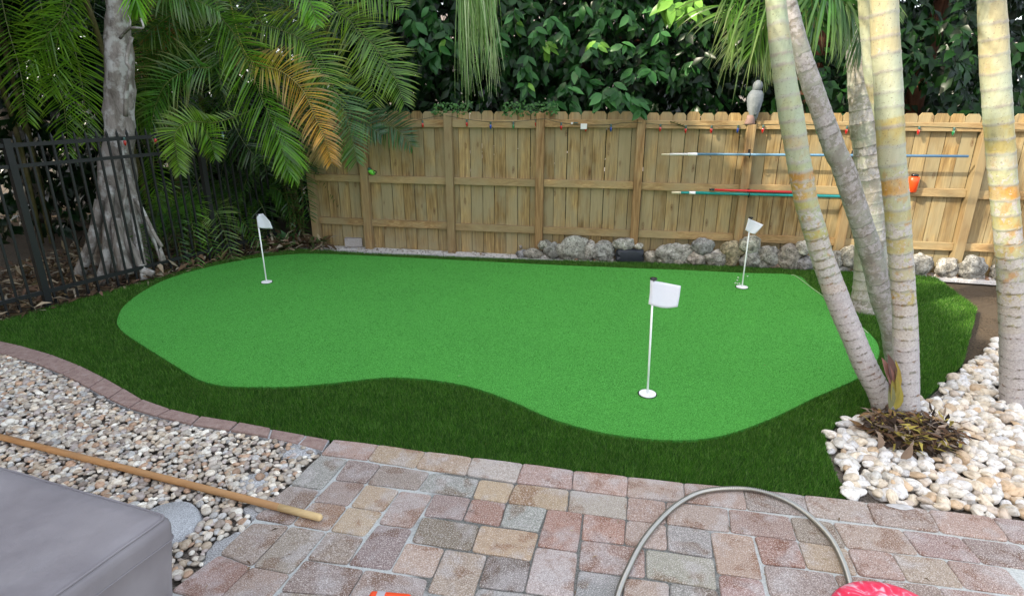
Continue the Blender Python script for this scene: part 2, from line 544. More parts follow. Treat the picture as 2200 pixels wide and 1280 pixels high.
M['socket'] = flat('socket_plastic', (0.05, 0.11, 0.10), 0.5)
def bulb_mat(nm, c):
    n = NT(nm, 0.08, 0.8)
    n.b.inputs['Base Color'].default_value = (*c, 1)
    n.b.inputs['Transmission Weight'].default_value = 0.35
    return n.m
M['bulb_red'] = bulb_mat('red_bulb_glass', (0.55, 0.012, 0.012))
M['bulb_blue'] = bulb_mat('blue_bulb_glass', (0.012, 0.06, 0.35))
M['bulb_green'] = bulb_mat('green_bulb_glass', (0.01, 0.22, 0.07))
M['bulb_clear'] = bulb_mat('pale_bulb_glass', (0.5, 0.65, 0.7))
M['owl'] = flat('grey_decoy_plastic', (0.13, 0.15, 0.16), 0.6, nz=0.35, sc=40)
M['owlbase'] = flat('faded_red_plastic', (0.22, 0.14, 0.12), 0.7)
M['lime'] = flat('lime_plastic', (0.14, 0.62, 0.06), 0.35)
M['block'] = speck_mat('concrete_block', (0.26, 0.23, 0.21), (0.42, 0.39, 0.37), 120)
M['darkblock'] = speck_mat('old_block', (0.05, 0.035, 0.03), (0.28, 0.20, 0.17), 60)
M['housewall'] = flat('house_wall', (0.48, 0.45, 0.43), 0.9, nz=0.05, sc=3)
M['houseroof'] = flat('house_roof', (0.20, 0.17, 0.15), 0.9, nz=0.3, sc=8)
M['glass'] = flat('window_glass', (0.04, 0.05, 0.06), 0.1, spec=0.8)

# ------------------------------------------------------------------ setting: ground sheets
def sheet(name, poly, z, mat, kind='structure', skirt=0.0, parent=None):
    v = [(p[0], p[1], z) for p in poly]
    n = len(v)
    f = [tuple(range(n))]
    # orientation
    a = sum(v[i][0] * v[(i + 1) % n][1] - v[(i + 1) % n][0] * v[i][1] for i in range(n))
    if a < 0: f = [tuple(range(n - 1, -1, -1))]
    if skirt:
        v += [(p[0], p[1], z - skirt) for p in poly]
        for i in range(n):
            j = (i + 1) % n
            f.append((i, j, j + n, i + n) if a < 0 else (j, i, i + n, j + n))
    o = mo(name, v, f, mat, parent, origin=(0, 0, 0))
    if kind: o['kind'] = kind
    return o
ground = sheet('ground', [(-120, -60), (120, -60), (120, 200), (-120, 200)], -0.07, M['soil'])

GREEN_PX = [(252, 690), (262, 665), (285, 643), (320, 620), (360, 601), (420, 582), (500, 564), (570, 553), (640, 547), (700, 547), (800, 551), (900, 556),
    (1000, 561), (1100, 566), (1200, 571), (1300, 575), (1400, 579), (1500, 583), (1600, 588), (1708, 592), (1740, 615), (1780, 645), (1830, 685), (1865, 715),
    (1885, 740), (1888, 765), (1870, 790), (1840, 815), (1790, 838), (1740, 860), (1680, 890), (1620, 915), (1560, 935), (1500, 945), (1440, 947), (1380, 943),
    (1300, 932), (1230, 915), (1170, 895), (1120, 872), (1060, 848), (1010, 832), (960, 822), (900, 815), (840, 812), (780, 817), (700, 826), (620, 832),
    (540, 833), (480, 830), (430, 818), (390, 795), (350, 770), (310, 745), (275, 722), (256, 705)]
GP = [G(*p)[:2] for p in GREEN_PX]
def smooth_closed(P, k=4):
    out = []
    n = len(P)
    for i in range(n):
        a, b, c, d = [Vector(P[(i + j) % n]) for j in (-1, 0, 1, 2)]
        for s in range(k):
            t = s / k
            out.append(tuple(0.5 * ((2 * b) + (c - a) * t + (2 * a - 5 * b + 4 * c - d) * t * t + (3 * b - a - 3 * c + d) * t ** 3)))
    return out
GP = smooth_closed(GP, 3)
EDGE_OUT = [(-40, 725), (40, 742), (110, 762), (170, 785), (225, 812), (265, 834), (306, 858), (366, 879), (430, 894), (512, 907), (583, 920), (658, 933), (707, 942)]
EDGE_IN = [(-90, 741), (-2, 759), (72, 779), (132, 803), (190, 833), (232, 856), (276, 876), (336, 894), (411, 912), (493, 925), (576, 939), (640, 952), (693, 966)]
BORDER_TOP = [(717, 943), (814, 954), (916, 969), (1015, 982), (1124, 995), (1232, 1010), (1349, 1022), (1469, 1035.5), (1596, 1047), (1727, 1062.5), (1860, 1077), (1992, 1093), (2130, 1110), (2270, 1128)]
BORDER_BOT = [(689, 975), (789, 987), (892, 1004), (1002, 1019), (1109, 1036), (1229, 1049.5), (1347, 1065), (1471, 1077), (1606, 1093), (1738, 1106), (1880, 1124), (2022, 1142), (2170, 1162), (2320, 1182)]
ROCK_EDGE = [(1822, 1066), (1795, 1010), (1776, 965), (1773, 935), (1800, 906), (1850, 886), (1900, 879), (1990, 852)]
IF0, IF1 = Vector((-3.10, 7.72)), Vector((-4.72, 4.46))          # iron fence base line
IFd = (IF1 - IF0).normalized()
FR = [G(*p)[:2] for p in EDGE_OUT] + [G(*p)[:2] for p in BORDER_TOP[:10]] + [G(*p)[:2] for p in ROCK_EDGE] + \
     [G(*p)[:2] for p in [(2070, 780), (2100, 660), (2010, 594), (1850, 584), (1700, 576), (1550, 570), (1400, 564), (1250, 560), (1110, 556), (1000, 552), (900, 548), (800, 544), (700, 538), (640, 534), (560, 545)]] + \
     [(-3.50, 6.74), (-4.62, 4.50)]
turf = sheet('fringe_turf', FR, -0.012, M['turfbase'], skirt=0.05)
green = sheet('putting_green', GP, 0.008, M['green'], skirt=0.02)

# blades
def blades(poly, hole, dens_near, dens_far, hmin, hmax, wid, cols, z0, name, fuzz=0.0):
    P = np.array(poly)
    x0, y0 = P.min(0); x1, y1 = P.max(0)
    n = int((x1 - x0) * (y1 - y0) * dens_near)
    X = NR.uniform(x0, x1, n); Y = NR.uniform(y0, y1, n)
    k = NR.uniform(0, 1, n) < (dens_far + (dens_near - dens_far) * np.clip((5.0 - Y) / 2.5, 0, 1)) / dens_near
    X, Y = X[k], Y[k]
    k = inpoly(X, Y, poly)
    if hole is not None:
        k &= ~(inpoly(X, Y, hole) & (edgedist(X, Y, hole) > 0.006))
    X, Y = X[k], Y[k]
    n = len(X)
    dist = np.clip(Y / 3.5, 0.8, 2.2)
    h = NR.uniform(hmin, hmax, n)
    a = NR.uniform(0, 2 * PI, n); w = wid * dist * NR.uniform(0.7, 1.3, n) / 2
    la = NR.uniform(0, 2 * PI, n); ll = h * NR.uniform(0.1, 0.75, n)
    V = np.zeros((n, 3, 3))
    V[:, 0] = np.stack([X - np.cos(a) * w, Y - np.sin(a) * w, np.full(n, z0)], 1)
    V[:, 1] = np.stack([X + np.cos(a) * w, Y + np.sin(a) * w, np.full(n, z0)], 1)
    V[:, 2] = np.stack([X + np.cos(la) * ll, Y + np.sin(la) * ll, z0 + h], 1)
    C = np.array(cols)[NR.choice(len(cols), n, p=None)] * NR.uniform(0.7, 1.3, n)[:, None]
    C = np.repeat(C, 3, 0)
    F = np.arange(n * 3).reshape(n, 3)
    return np_mesh(name, V.reshape(-1, 3), F, M['grass'], None, C), n
g1, n1 = blades(FR, GP, 52000, 20000, 0.018, 0.034, 0.0030, [(0.058, 0.185, 0.014), (0.040, 0.145, 0.011), (0.082, 0.235, 0.022), (0.028, 0.105, 0.010), (0.16, 0.30, 0.07)], -0.012, 'fringe_grass')
tag(g1, 'long dark green artificial grass around the putting green', 'grass')
g2, n2 = blades(GP, None, 26000, 10000, 0.004, 0.010, 0.0032, [(0.062, 0.32, 0.048), (0.036, 0.22, 0.030), (0.13, 0.47, 0.10), (0.075, 0.36, 0.058)], 0.006, 'putting_grass')
tag(g2, 'short bright green pile of the putting green', 'grass')
print('blades', n1, n2)

# ------------------------------------------------------------------ patio and pavers
PAT = [G(p[0] - 1, p[1] - 1)[:2] for p in BORDER_TOP] + [(5.2, 1.0), (5.2, -2.2), (-2.2, -2.2), (-2.2, 0.9)] + \
      [G(*p)[:2] for p in [(300, 1330), (368, 1268), (470, 1189), (546, 1112), (622, 1040), (689, 975)]]
patio = sheet('patio', PAT, -0.009, M['joint'], skirt=0.05)
WL[patio] = Vector((0, 0, 0))
PINK = (0.45, 0.35, 0.315); MAUVE = (0.335, 0.28, 0.26); TAN = (0.48, 0.38, 0.28); GREYB = (0.37, 0.385, 0.385)
DK = (0.215, 0.19, 0.165); RED = (0.40, 0.245, 0.205); SAND = (0.43, 0.36, 0.315); PALE = (0.47, 0.43, 0.41); BLUE = (0.33, 0.335, 0.345); ROSE = (0.39, 0.295, 0.265)
def paver(q, col, top=0.0):
    P = [G(x, y) for x, y in q]
    c = sum(P, Vector()) / 4
    j = 0.0006
    lines = []
    for i in range(4):
        a, b = P[i], P[(i + 1) % 4]
        t = (b - a).normalized()
        nrm = Vector((-t.y, t.x, 0))
        if (c - a).dot(nrm) < 0: nrm = -nrm
        lines.append((a + nrm * j, t))
    cor = []
    for i in range(4):
        (p1, t1), (p2, t2) = lines[i - 1], lines[i]
        d = t1.x * t2.y - t1.y * t2.x
        s = ((p2.x - p1.x) * t2.y - (p2.y - p1.y) * t2.x) / d
        cor.append(p1 + t1 * s)
    def ring(inset, z, r):
        out = []
        for i in range(4):
            p = cor[i]; a = (cor[i - 1] - p); b = (cor[(i + 1) % 4] - p)
            la, lb = a.length, b.length
            a.normalize(); b.normalize()
            o = p + (a + b) * inset
            pa, pb = o + a * r, o + b * r
            for t in (0, 0.33, 0.67, 1):
                m = pa * (1 - t) ** 2 + o * 2 * t * (1 - t) + pb * t * t
                out.append(Vector((m.x, m.y, z)))
            # wavering edge
            e = cor[(i + 1) % 4]
            for t in (0.35, 0.65):
                m = p.lerp(e, t)
                dirc = (c - m).normalized()
                m = m + dirc * inset * 0.8 + dirc * jit[i * 2 + (t > 0.5)]
                out.append(Vector((m.x, m.y, z)))
        return out
    jit = [R.uniform(-0.002, 0.0022) for _ in range(8)]
    tilt = (R.uniform(-0.008, 0.008), R.uniform(-0.008, 0.008)); dz = R.uniform(-0.002, 0.002) + top
    rr = R.uniform(0.014, 0.024)
    rings = [ring(0.0, -0.05, rr), ring(0.0, -0.0085, rr), ring(0.0012, -0.0032, rr), ring(0.0055, 0.0, rr)]
    v = []
    for rg in rings:
        for p in rg:
            v.append(Vector((p.x, p.y, p.z + dz + (p.x - c.x) * tilt[0] + (p.y - c.y) * tilt[1])))
    n = len(rings[0]); f = []
    a = sum(rings[0][i].x * rings[0][(i + 1) % n].y - rings[0][(i + 1) % n].x * rings[0][i].y for i in range(n))
    for k in range(3):
        for i in range(n):
            jn = (i + 1) % n
            f.append((k * n + i, k * n + jn, (k + 1) * n + jn, (k + 1) * n + i))
    f.append(tuple(3 * n + i for i in range(n)))
    if a < 0: f = [tuple(reversed(x)) for x in f]
    o = mo('paver', v, f, M['paver'], patio, smooth=False, origin=(c.x, c.y, 0))
    k = R.uniform(0.86, 1.08)
    o.color = tuple(min(1, max(0, x * k * wm + R.uniform(-0.012, 0.012))) for x, wm in zip(col, (0.92, 0.86, 0.79))) + (1,)
    return o
bc = [PINK, TAN, TAN, PALE, PINK, PINK, PINK, PINK, MAUVE, SAND, MAUVE, ROSE, MAUVE]
for i in range(13):
    paver([BORDER_TOP[i], BORDER_TOP[i + 1], BORDER_BOT[i + 1], BORDER_BOT[i]], bc[i], 0.002)
PV = [
 ([(689,976),(748,986),(690,1050),(622,1040)], GREYB), ([(748,986),(819,997),(786,1037),(719,1029)], MAUVE), ([(820,997),(924,1013),(897,1051),(787,1038)], MAUVE),
 ([(925,1014),(1030,1028),(1014,1067),(898,1051)], GREYB), ([(1030,1028),(1107,1038),(1089,1079),(1015,1069)], TAN), ([(1108,1038),(1223,1051),(1218,1097),(1090,1079)], TAN),
 ([(1225,1051),(1348,1066),(1346,1114),(1219,1097)], PALE), ([(1349,1066),(1430,1076),(1431,1124),(1346,1114)], PINK), ([(1431,1076),(1564,1091),(1569,1141),(1432,1124)], SAND),
 ([(1565,1091),(1696,1108),(1713,1160),(1570,1141)], ROSE), ([(1697,1108),(1787,1120),(1819,1175),(1714,1160)], MAUVE), ([(1788,1120),(1936,1136),(1976,1190),(1820,1175)], SAND),
 ([(1936,1136),(2062,1152),(2112,1208),(1977,1190)], ROSE), ([(2062,1152),(2190,1168),(2250,1226),(2112,1208)], MAUVE),
 ([(622,1041),(687,1052),(651,1094),(576,1076)], MAUVE), ([(568,1092),(650,1095),(624,1126),(544,1111)], MAUVE), ([(717,1031),(785,1038),(746,1085),(672,1075)], MAUVE),
 ([(787,1039),(859,1052),(823,1097),(752,1086)], TAN), ([(860,1053),(930,1062),(884,1133),(812,1123)], ROSE), ([(933,1059),(1012,1069),(994,1115),(909,1106)], MAUVE),
 ([(1014,1070),(1088,1080),(1073,1128),(995,1115)], RED), ([(1090,1080),(1176,1091),(1157,1142),(1074,1128)], GREYB), ([(1176,1092),(1252,1101),(1240,1184),(1154,1171)], RED),
 ([(1254,1101),(1345,1115),(1341,1167),(1249,1157)], RED), ([(1346,1115),(1432,1125),(1434,1180),(1341,1167)], PINK), ([(1433,1125),(1525,1139),(1532,1198),(1435,1180)], BLUE),
 ([(1526,1140),(1618,1150),(1639,1244),(1541,1229)], ROSE), ([(1620,1150),(1713,1161),(1734,1219),(1639,1209)], RED), ([(1714,1161),(1819,1176),(1844,1234),(1735,1219)], TAN),
 ([(1820,1176),(1915,1186),(1950,1246),(1845,1234)], ROSE), ([(1916,1186),(2030,1200),(2073,1261),(1950,1246)], SAND), ([(2030,1200),(2160,1217),(2215,1280),(2073,1261)], ROSE),
 ([(542,1122),(623,1127),(541,1214),(470,1188)], MAUVE), ([(624,1128),(702,1140),(623,1231),(542,1215)], MAUVE), ([(704,1140),(782,1153),(747,1210),(659,1200)], MAUVE),
 ([(672,1076),(746,1086),(705,1138),(627,1125)], TAN), ([(748,1087),(823,1098),(782,1150),(708,1138)], TAN), ([(812,1125),(886,1135),(838,1222),(747,1210)], MAUVE),
 ([(908,1108),(1031,1127),(1012,1181),(883,1162)], DK), ([(1032,1127),(1158,1143),(1140,1203),(1013,1182)], TAN), ([(873,1163),(956,1176),(929,1238),(839,1225)], PINK),
 ([(957,1177),(1047,1190),(1016,1283),(917,1269)], SAND), ([(1048,1190),(1141,1203),(1126,1269),(1027,1258)], DK), ([(1152,1173),(1241,1186),(1232,1283),(1127,1270)], PALE),
 ([(1249,1158),(1385,1176),(1387,1239),(1243,1221)], ROSE), ([(1388,1178),(1533,1199),(1541,1265),(1389,1238)], (0.33,0.325,0.29)), ([(1243,1223),(1338,1237),(1335,1302),(1233,1290)], BLUE),
 ([(1341,1239),(1438,1250),(1438,1312),(1337,1300)], SAND), ([(1440,1249),(1542,1265),(1553,1330),(1439,1312)], BLUE), ([(1543,1231),(1638,1245),(1655,1318),(1552,1306)], ROSE),
 ([(1640,1211),(1790,1231),(1816,1293),(1654,1277)], MAUVE), ([(1791,1231),(1892,1243),(1926,1306),(1817,1293)], ROSE), ([(1893,1243),(2015,1258),(2062,1322),(1927,1306)], MAUVE),
 ([(2016,1258),(2150,1276),(2210,1342),(2063,1322)], ROSE),
 ([(470,1190),(540,1216),(462,1292),(366,1268)], PINK), ([(540,1216),(624,1232),(558,1306),(463,1292)], ROSE), ([(655,1202),(782,1222),(747,1281),(602,1268)], MAUVE),
 ([(784,1222),(920,1243),(898,1302),(748,1282)], MAUVE), ([(601,1269),(747,1282),(716,1332),(560,1318)], MAUVE), ([(1026,1260),(1172,1279),(1164,1340),(1006,1320)], GREYB),
 ([(900,1303),(1005,1318),(985,1375),(865,1358)], SAND), ([(1655,1280),(1815,1295),(1845,1370),(1670,1350)], ROSE),
]
for q, c in PV: paver(q, c)
# the patio goes on below the frame and to the right
pu = (G(1349, 1064) - G(1109, 1036)).normalized(); pv = Vector((pu.y, -pu.x, 0)); po = G(1109, 1036)
covered = [[G(*p)[:2] for p in q] for q, _ in PV] + [[G(*p)[:2] for p in (BORDER_TOP[i], BORDER_TOP[i + 1], BORDER_BOT[i + 1], BORDER_BOT[i])] for i in range(13)]
vv_ = 0.0
while vv_ < 2.6:
    uu_ = -2.2
    while uu_ < 4.2:
        wd_ = R.choice([0.155, 0.155, 0.235]); c_ = po + pu * (uu_ + wd_ / 2) + pv * (vv_ + 0.078)
        cor_ = [po + pu * (uu_ + a_) + pv * (vv_ + b_) for a_, b_ in ((0, 0), (wd_, 0), (wd_, 0.156), (0, 0.156))]
        tst = cor_ + [c_] + [c_.lerp(q_, 0.5) for q_ in cor_]
        ok_ = all(inpoly(np.array([q_.x]), np.array([q_.y]), PAT)[0] for q_ in cor_) and not any(inpoly(np.array([q_.x for q_ in tst]), np.array([q_.y for q_ in tst]), cp).any() for cp in covered) \
            and not any(min(q_[0] for q_ in cp) > 9 for cp in covered[:1])
        if ok_:
            back = []
            for q_ in cor_:
                dd = q_.y * CT + H * ST
                back.append((1100 + q_.x / dd * FPX, 640 - ((0 - H) * CT + q_.y * ST) / dd * FPX) if dd > 0.25 else None)
            if all(back): paver(back, R.choice([PINK, MAUVE, SAND, ROSE, TAN, GREYB]))
        uu_ += wd_
    vv_ += 0.156
SEAM = [G(x, y, 0.016) for x, y in [(1700, 591), (1708, 592), (1740, 615), (1780, 645), (1830, 685), (1865, 715)]]
mbs = MB(); mbs.tube(crom(SEAM, 40), 0.0035, 5); mbs.build('turf_seam', flat('pale_seam', (0.36, 0.46, 0.28), 0.9), green)
def shard(q, z, col):                             # the broken bit beside the cracked paver
    v = [G(x, y) for x, y in q]; n = len(v)
    vv = [Vector((p.x, p.y, -0.03)) for p in v] + [Vector((p.x, p.y, z)) for p in v]
    f = [tuple(range(n, 2 * n))] + [(i, (i + 1) % n, (i + 1) % n + n, i + n) for i in range(n)]
    o = mo('paver_shard', vv, f, M['paver'], patio); o.color = (*col, 1); return o
shard([(672, 1052), (688, 1052), (684, 1062), (673, 1064)], -0.006, GREYB)

# ------------------------------------------------------------------ brick edging
edging = thing('brick_edging', 'curved low border of brown concrete bricks between pebbles and grass', 'edging', G(366, 890))
for i in range(len(EDGE_OUT) - 1):
    q = [EDGE_OUT[i], EDGE_OUT[i + 1], EDGE_IN[i + 1], EDGE_IN[i]]
    P = [G(*p) for p in q]
    c = sum(P, Vector()) / 4
    P = [p + (c - p).normalized() * 0.007 for p in P]
    top = 0.006 if i < 10 else -0.002
    v = [Vector((p.x, p.y, -0.06)) for p in P] + [Vector((p.x, p.y, top - 0.006)) for p in P] + [Vector((*(p + (c - p).normalized() * 0.008)[:2], top)) for p in P]
    f = []
    for k in range(2):
        for j in range(4):
            f.append((k * 4 + (j + 1) % 4, k * 4 + j, (k + 1) * 4 + j, (k + 1) * 4 + (j + 1) % 4))
    f.append((11, 10, 9, 8))
    mo('brick', v, f, M['edging'], edging)
EPOLY = [G(*p)[:2] for p in EDGE_OUT] + [G(*p)[:2] for p in reversed(EDGE_IN)]
sheet('edging_mortar', EPOLY, -0.010, M['sand'], kind=None, skirt=0.04, parent=edging)

# ------------------------------------------------------------------ pebbles
def ico(sub):
    import bmesh
    bm = bmesh.new(); bmesh.ops.create_icosphere(bm, subdivisions=sub, radius=1.0)
    v = np.array([x.co[:] for x in bm.verts]); f = np.array([[q.index for q in x.verts] for x in bm.faces])
    bm.free(); return v, f
IV2, IF2 = ico(2)
IV3, IF3 = ico(3)
IV4, IF4 = ico(4)
def pebble_meshes(k, mat, rough=0.18, base=(IV2, IF2)):
    out = []
    for i in range(k):
        off = Vector((R.uniform(-50, 50), R.uniform(-50, 50), R.uniform(-50, 50)))
        v = []
        for p in base[0]:
            s = 1 + rough * noise.noise(Vector(p) * 0.9 + off)
            v.append(p * s)
        me = bpy.data.meshes.new('pebble')
        me.from_pydata([tuple(q) for q in v], [], [tuple(q) for q in base[1].tolist()])
        me.polygons.foreach_set('use_smooth', [True] * len(me.polygons))
        me.materials.append(mat)
        out.append((me, np.array(v)))
    return out
PEBM = pebble_meshes(6, M['pebble_obj'])
PCOL = [(0.42, 0.37, 0.30), (0.34, 0.31, 0.27), (0.50, 0.46, 0.39), (0.30, 0.25, 0.20), (0.36, 0.36, 0.35), (0.56, 0.54, 0.48), (0.26, 0.22, 0.19), (0.40, 0.33, 0.25), (0.44, 0.41, 0.36), (0.34, 0.23, 0.16), (0.33, 0.29, 0.27)]
BED = [G(*p)[:2] for p in EDGE_IN] + [G(*p)[:2] for p in [(689, 977), (622, 1041), (546, 1113), (470, 1189), (368, 1267), (300, 1330)]] + [(-2.1, 0.9), (-5.2, 0.9), (-5.2, 4.2)]
bed = sheet('pebble_bed', BED, -0.03, M['bedsoil'], skirt=0.03)
WL[bed] = Vector((0, 0, 0))
foot_c = G(350, 1122); foot_r = 0.165
def sandy(x, y):
    return noise.noise(Vector((x * 2.3, y * 2.3, 3.1)))
SANDS = [(G(505, 1168), 0.10), (G(560, 1085), 0.07), (G(470, 1195), 0.06), (G(640, 965), 0.08), (G(545, 1030), 0.07), (G(590, 1150), 0.06)]
cand = []
sp = 0.027
P = np.array(BED)
y = P[:, 1].min()
rowi = 0
while y < P[:, 1].max():
    x = P[:, 0].min() + (rowi % 2) * sp / 2
    while x < P[:, 0].max():
        cand.append((x + R.uniform(-.012, .012), y + R.uniform(-.012, .012)))
        x += sp
    y += sp; rowi += 1
cx = np.array(cand)
cx = cx[inpoly(cx[:, 0], cx[:, 1], BED)]
ed = edgedist(cx[:, 0], cx[:, 1], BED)
cx = cx[ed > 0.012]
peb = []
for x, y in cx:
    q = Vector((x, y, 0))
    if (q - foot_c).length < foot_r: continue
    if y < 1.35 and x > -1.05 and x < -1.0: pass
    insand = any((q - c).length < r * R.uniform(0.6, 1.25) for c, r in SANDS)
    if insand and R.random() < 0.82: continue
    depth = y * CT + H * ST
    u = 1100 + x / depth * FPX
    if u < -900: continue
    a = R.choice([R.uniform(0.013, 0.020), R.uniform(0.013, 0.020), R.uniform(0.018, 0.029)])
    b = a * R.uniform(0.62, 0.95); c = b * R.uniform(0.5, 0.75)
    z = -0.016 + R.uniform(0, 0.016)
    v_ = 640 + 0
    peb.append((x, y, z, a, b, c, R.uniform(0, PI), R.uniform(-0.35, 0.35), R.uniform(-0.35, 0.35), R.randrange(6), R.choice(PCOL), a * FPX / depth if 246 < u < 700 else a * 5))
peb.sort(key=lambda t: -t[-1])
def scale_col(c, k): return tuple(min(1, x * k) for x in c)
from mathutils import Euler
massV, massF, massC, nb = [], [], [], 0
for i, (x, y, z, a, b, c, rz, rx, ry, k, col, s) in enumerate(peb):
    col = scale_col(col, R.uniform(1.05, 1.8))
    if i < 298:
        inst('pebble', PEBM[k][0], (x, y, z), (rx, ry, rz), (a, b, c), bed, col)
    else:
        m = np.array(Euler((rx, ry, rz)).to_matrix())
        vv = (PEBM[k][1] * np.array([a, b, c])) @ m.T + np.array([x, y, z])
        massV.append(vv); massF.append(IF2 + nb); nb += len(vv)
        massC.append(np.tile(np.array(col), (len(vv), 1)))
np_mesh('pebbles', np.concatenate(massV), np.concatenate(massF), M['pebble_attr'], bed, np.concatenate(massC), smooth=True)
print('pebbles', len(peb))
# sand and cement
def blob(name, c, r, z, mat, n=28, amp=0.25, parent=None, thick=0.02, kind=None):
    pts = []
    for i in range(n):
        a = 2 * PI * i / n
        rr = r * (1 + amp * noise.noise(Vector((math.cos(a) * 1.5 + c.x * 3, math.sin(a) * 1.5 + c.y * 3, 0))))
        pts.append((c.x + math.cos(a) * rr, c.y + math.sin(a) * rr))
    v = [(c.x, c.y, z)] + [(p[0] + (c.x - p[0]) * 0.12, p[1] + (c.y - p[1]) * 0.12, z - 0.002) for p in pts] + [(p[0], p[1], z - thick) for p in pts]
    f = [(0, i + 1, (i + 1) % n + 1) for i in range(n)] + [(i + 1, i + 1 + n, (i + 1) % n + 1 + n, (i + 1) % n + 1) for i in range(n)]
    return mo(name, v, f, mat, parent, smooth=True, kind=kind)
foot = blob('concrete_footing', foot_c, foot_r, 0.004, M['cement'], amp=0.06, thick=0.04)
tag(foot, 'round rough grey concrete footing among pebbles beside the covered furniture', 'footing')
for i, (c, r) in enumerate(SANDS):
    blob('sand_patch', c, r * 1.25, -0.012 + 0.001 * i, M['sand'], amp=0.5, parent=bed)

# white river rocks on the right
RB = [G(*p)[:2] for p in ROCK_EDGE] + [G(*p)[:2] for p in [(2060, 790), (2140, 730), (2300, 700), (2420, 800), (2420, 1146), (2270, 1127), (2130, 1109), (1992, 1092), (1860, 1076)]]
rbed = sheet('river_rock_bed', RB, -0.035, M['bedsoil'], skirt=0.03)
WL[rbed] = Vector((0, 0, 0))
WCOL = [(0.68, 0.64, 0.56), (0.66, 0.64, 0.59), (0.54, 0.46, 0.38), (0.68, 0.67, 0.65), (0.66, 0.58, 0.46), (0.70, 0.66, 0.60), (0.76, 0.75, 0.72), (0.58, 0.44, 0.30), (0.66, 0.66, 0.66), (0.70, 0.62, 0.50)]
RKM = pebble_meshes(7, M['pebble_obj'], 0.42, (IV3, IF3))
mound = G(1958, 938); MRX, MRY = 0.235, 0.19
RBa = np.array(RB)
sp = 0.047; cand = []
yy = RBa[:, 1].min()
while yy < RBa[:, 1].max():
    xx = RBa[:, 0].min()
    while xx < RBa[:, 0].max():
        cand.append((xx + R.uniform(-.022, .022), yy + R.uniform(-.022, .022))); xx += sp
    yy += sp
cand = np.array(cand); cand = cand[inpoly(cand[:, 0], cand[:, 1], RB)]
cand = cand[edgedist(cand[:, 0], cand[:, 1], RB) > 0.015]
nr = 0; rV, rF, rC, nb = [], [], [], 0
cand = sorted(cand.tolist(), key=lambda t: t[1])
for x, y in cand:
    e = ((x - mound.x) / MRX) ** 2 + ((y - mound.y) / MRY) ** 2
    if e < 0.9: continue
    if (Vector((x, y)) - Vector(G(1905, 893)[:2])).length < 0.085: continue
    a = R.uniform(0.027, 0.048); b = a * R.uniform(0.62, 0.95); c = b * R.uniform(0.55, 0.85)
    depth = y * CT + H * ST; u = 1100 + x / depth * FPX
    if u > 2300: continue
    if nr >= 298:
        m = np.array(Euler((R.uniform(-.5, .5), R.uniform(-.5, .5), R.uniform(0, PI))).to_matrix())
        vv = (RKM[R.randrange(7)][1] * np.array([a, b, c])) @ m.T + np.array([x, y, -0.02 + R.uniform(0, 0.03)])
        rV.append(vv); rF.append(IF3 + nb); nb += len(vv); rC.append(np.tile(np.array(scale_col(R.choice(WCOL), R.uniform(0.85, 1.12))), (len(vv), 1)))
        continue
    inst('river_rock', RKM[R.randrange(7)][0], (x, y, -0.02 + R.uniform(0.0, 0.03)), (R.uniform(-.5, .5), R.uniform(-.5, .5), R.uniform(0, PI)), (a, b, c), rbed, scale_col(R.choice(WCOL), R.uniform(0.85, 1.12)))
    nr += 1
if rV: np_mesh('river_rocks', np.concatenate(rV), np.concatenate(rF), M['pebble_attr'], rbed, np.concatenate(rC), smooth=True)
print('river rocks', nr, len(rV))
# ------------------------------------------------------------------ wooden fence
FA, FB = G(789, 528), G(1600, 566)
Fd = (FB - FA).normalized()
Fn = Vector((Fd.y, -Fd.x, 0))                      # toward the camera side
if Fn.y > 0: Fn = -Fn
UP = Vector((0, 0, 1))
def FP(u, w, z): return FA + Fd * u + Fn * w + UP * z
def FU(px, py, w=0.0):                             # pixel -> (u, z) on the fence plane (offset w)
    d = ray(px, py)
    t = (FA + Fn * w - Vector((0, 0, H))).dot(Fn) / d.dot(Fn)
    p = Vector((0, 0, H)) + d * t
    return (p - FA).dot(Fd), p.z
fence = thing('wooden_fence', 'tan pressure treated privacy fence with dog ear pickets across the back', 'fence', FP(3, 0, 0))
u_l = FU(660, 400)[0]; u_r = FU(2420, 400)[0]
POSTS = [(668, 1.60), (783, 1.62), (966, 1.65), (1159, 1.66), (1370, 1.60), (1600, 1.55), (1828, 1.58)]
post_u = [FU(px, 390, 0.07)[0] for px, _ in POSTS]
post_h = [h for _, h in POSTS]
while post_u[-1] < u_r: post_u.append(post_u[-1] + 1.19); post_h.append(1.6)
print('posts', [round(x, 2) for x in post_u])
u = u_l; i = 0
PW, PG = 0.1385, 0.0065
while u < u_r:
    top = 1.674 + R.uniform(-0.008, 0.008); w = PW + R.uniform(-0.003, 0.002); e = 0.026
    th = 0.017; ww = R.uniform(-0.003, 0.003)
    sk = R.uniform(-0.003, 0.003)
    out = [(0, -0.05), (w, -0.05), (w + sk, top - e * 1.25), (w - e + sk, top), (e + sk, top), (sk, top - e * 1.25)]
    v = [FP(u + a, ww, b) for a, b in out] + [FP(u + a, ww - th, b) for a, b in out]
    n = 6
    f = [tuple(range(n)), tuple(range(2 * n - 1, n - 1, -1))] + [((k + 1) % n, k, k + n, (k + 1) % n + n) for k in range(n)]
    mo('picket', v, f, M['picket'], fence)
    u += w + PG
def bevbox(name, o, a, b, c, mat, parent, r=0.004):
    o, a, b, c = Vector(o), Vector(a), Vector(b), Vector(c)
    mb = MB(); mb.obox(o, a, b, c)
    ob = mb.build(name, mat, parent)
    m = ob.modifiers.new('bev', 'BEVEL'); m.width = r; m.segments = 1
    return ob
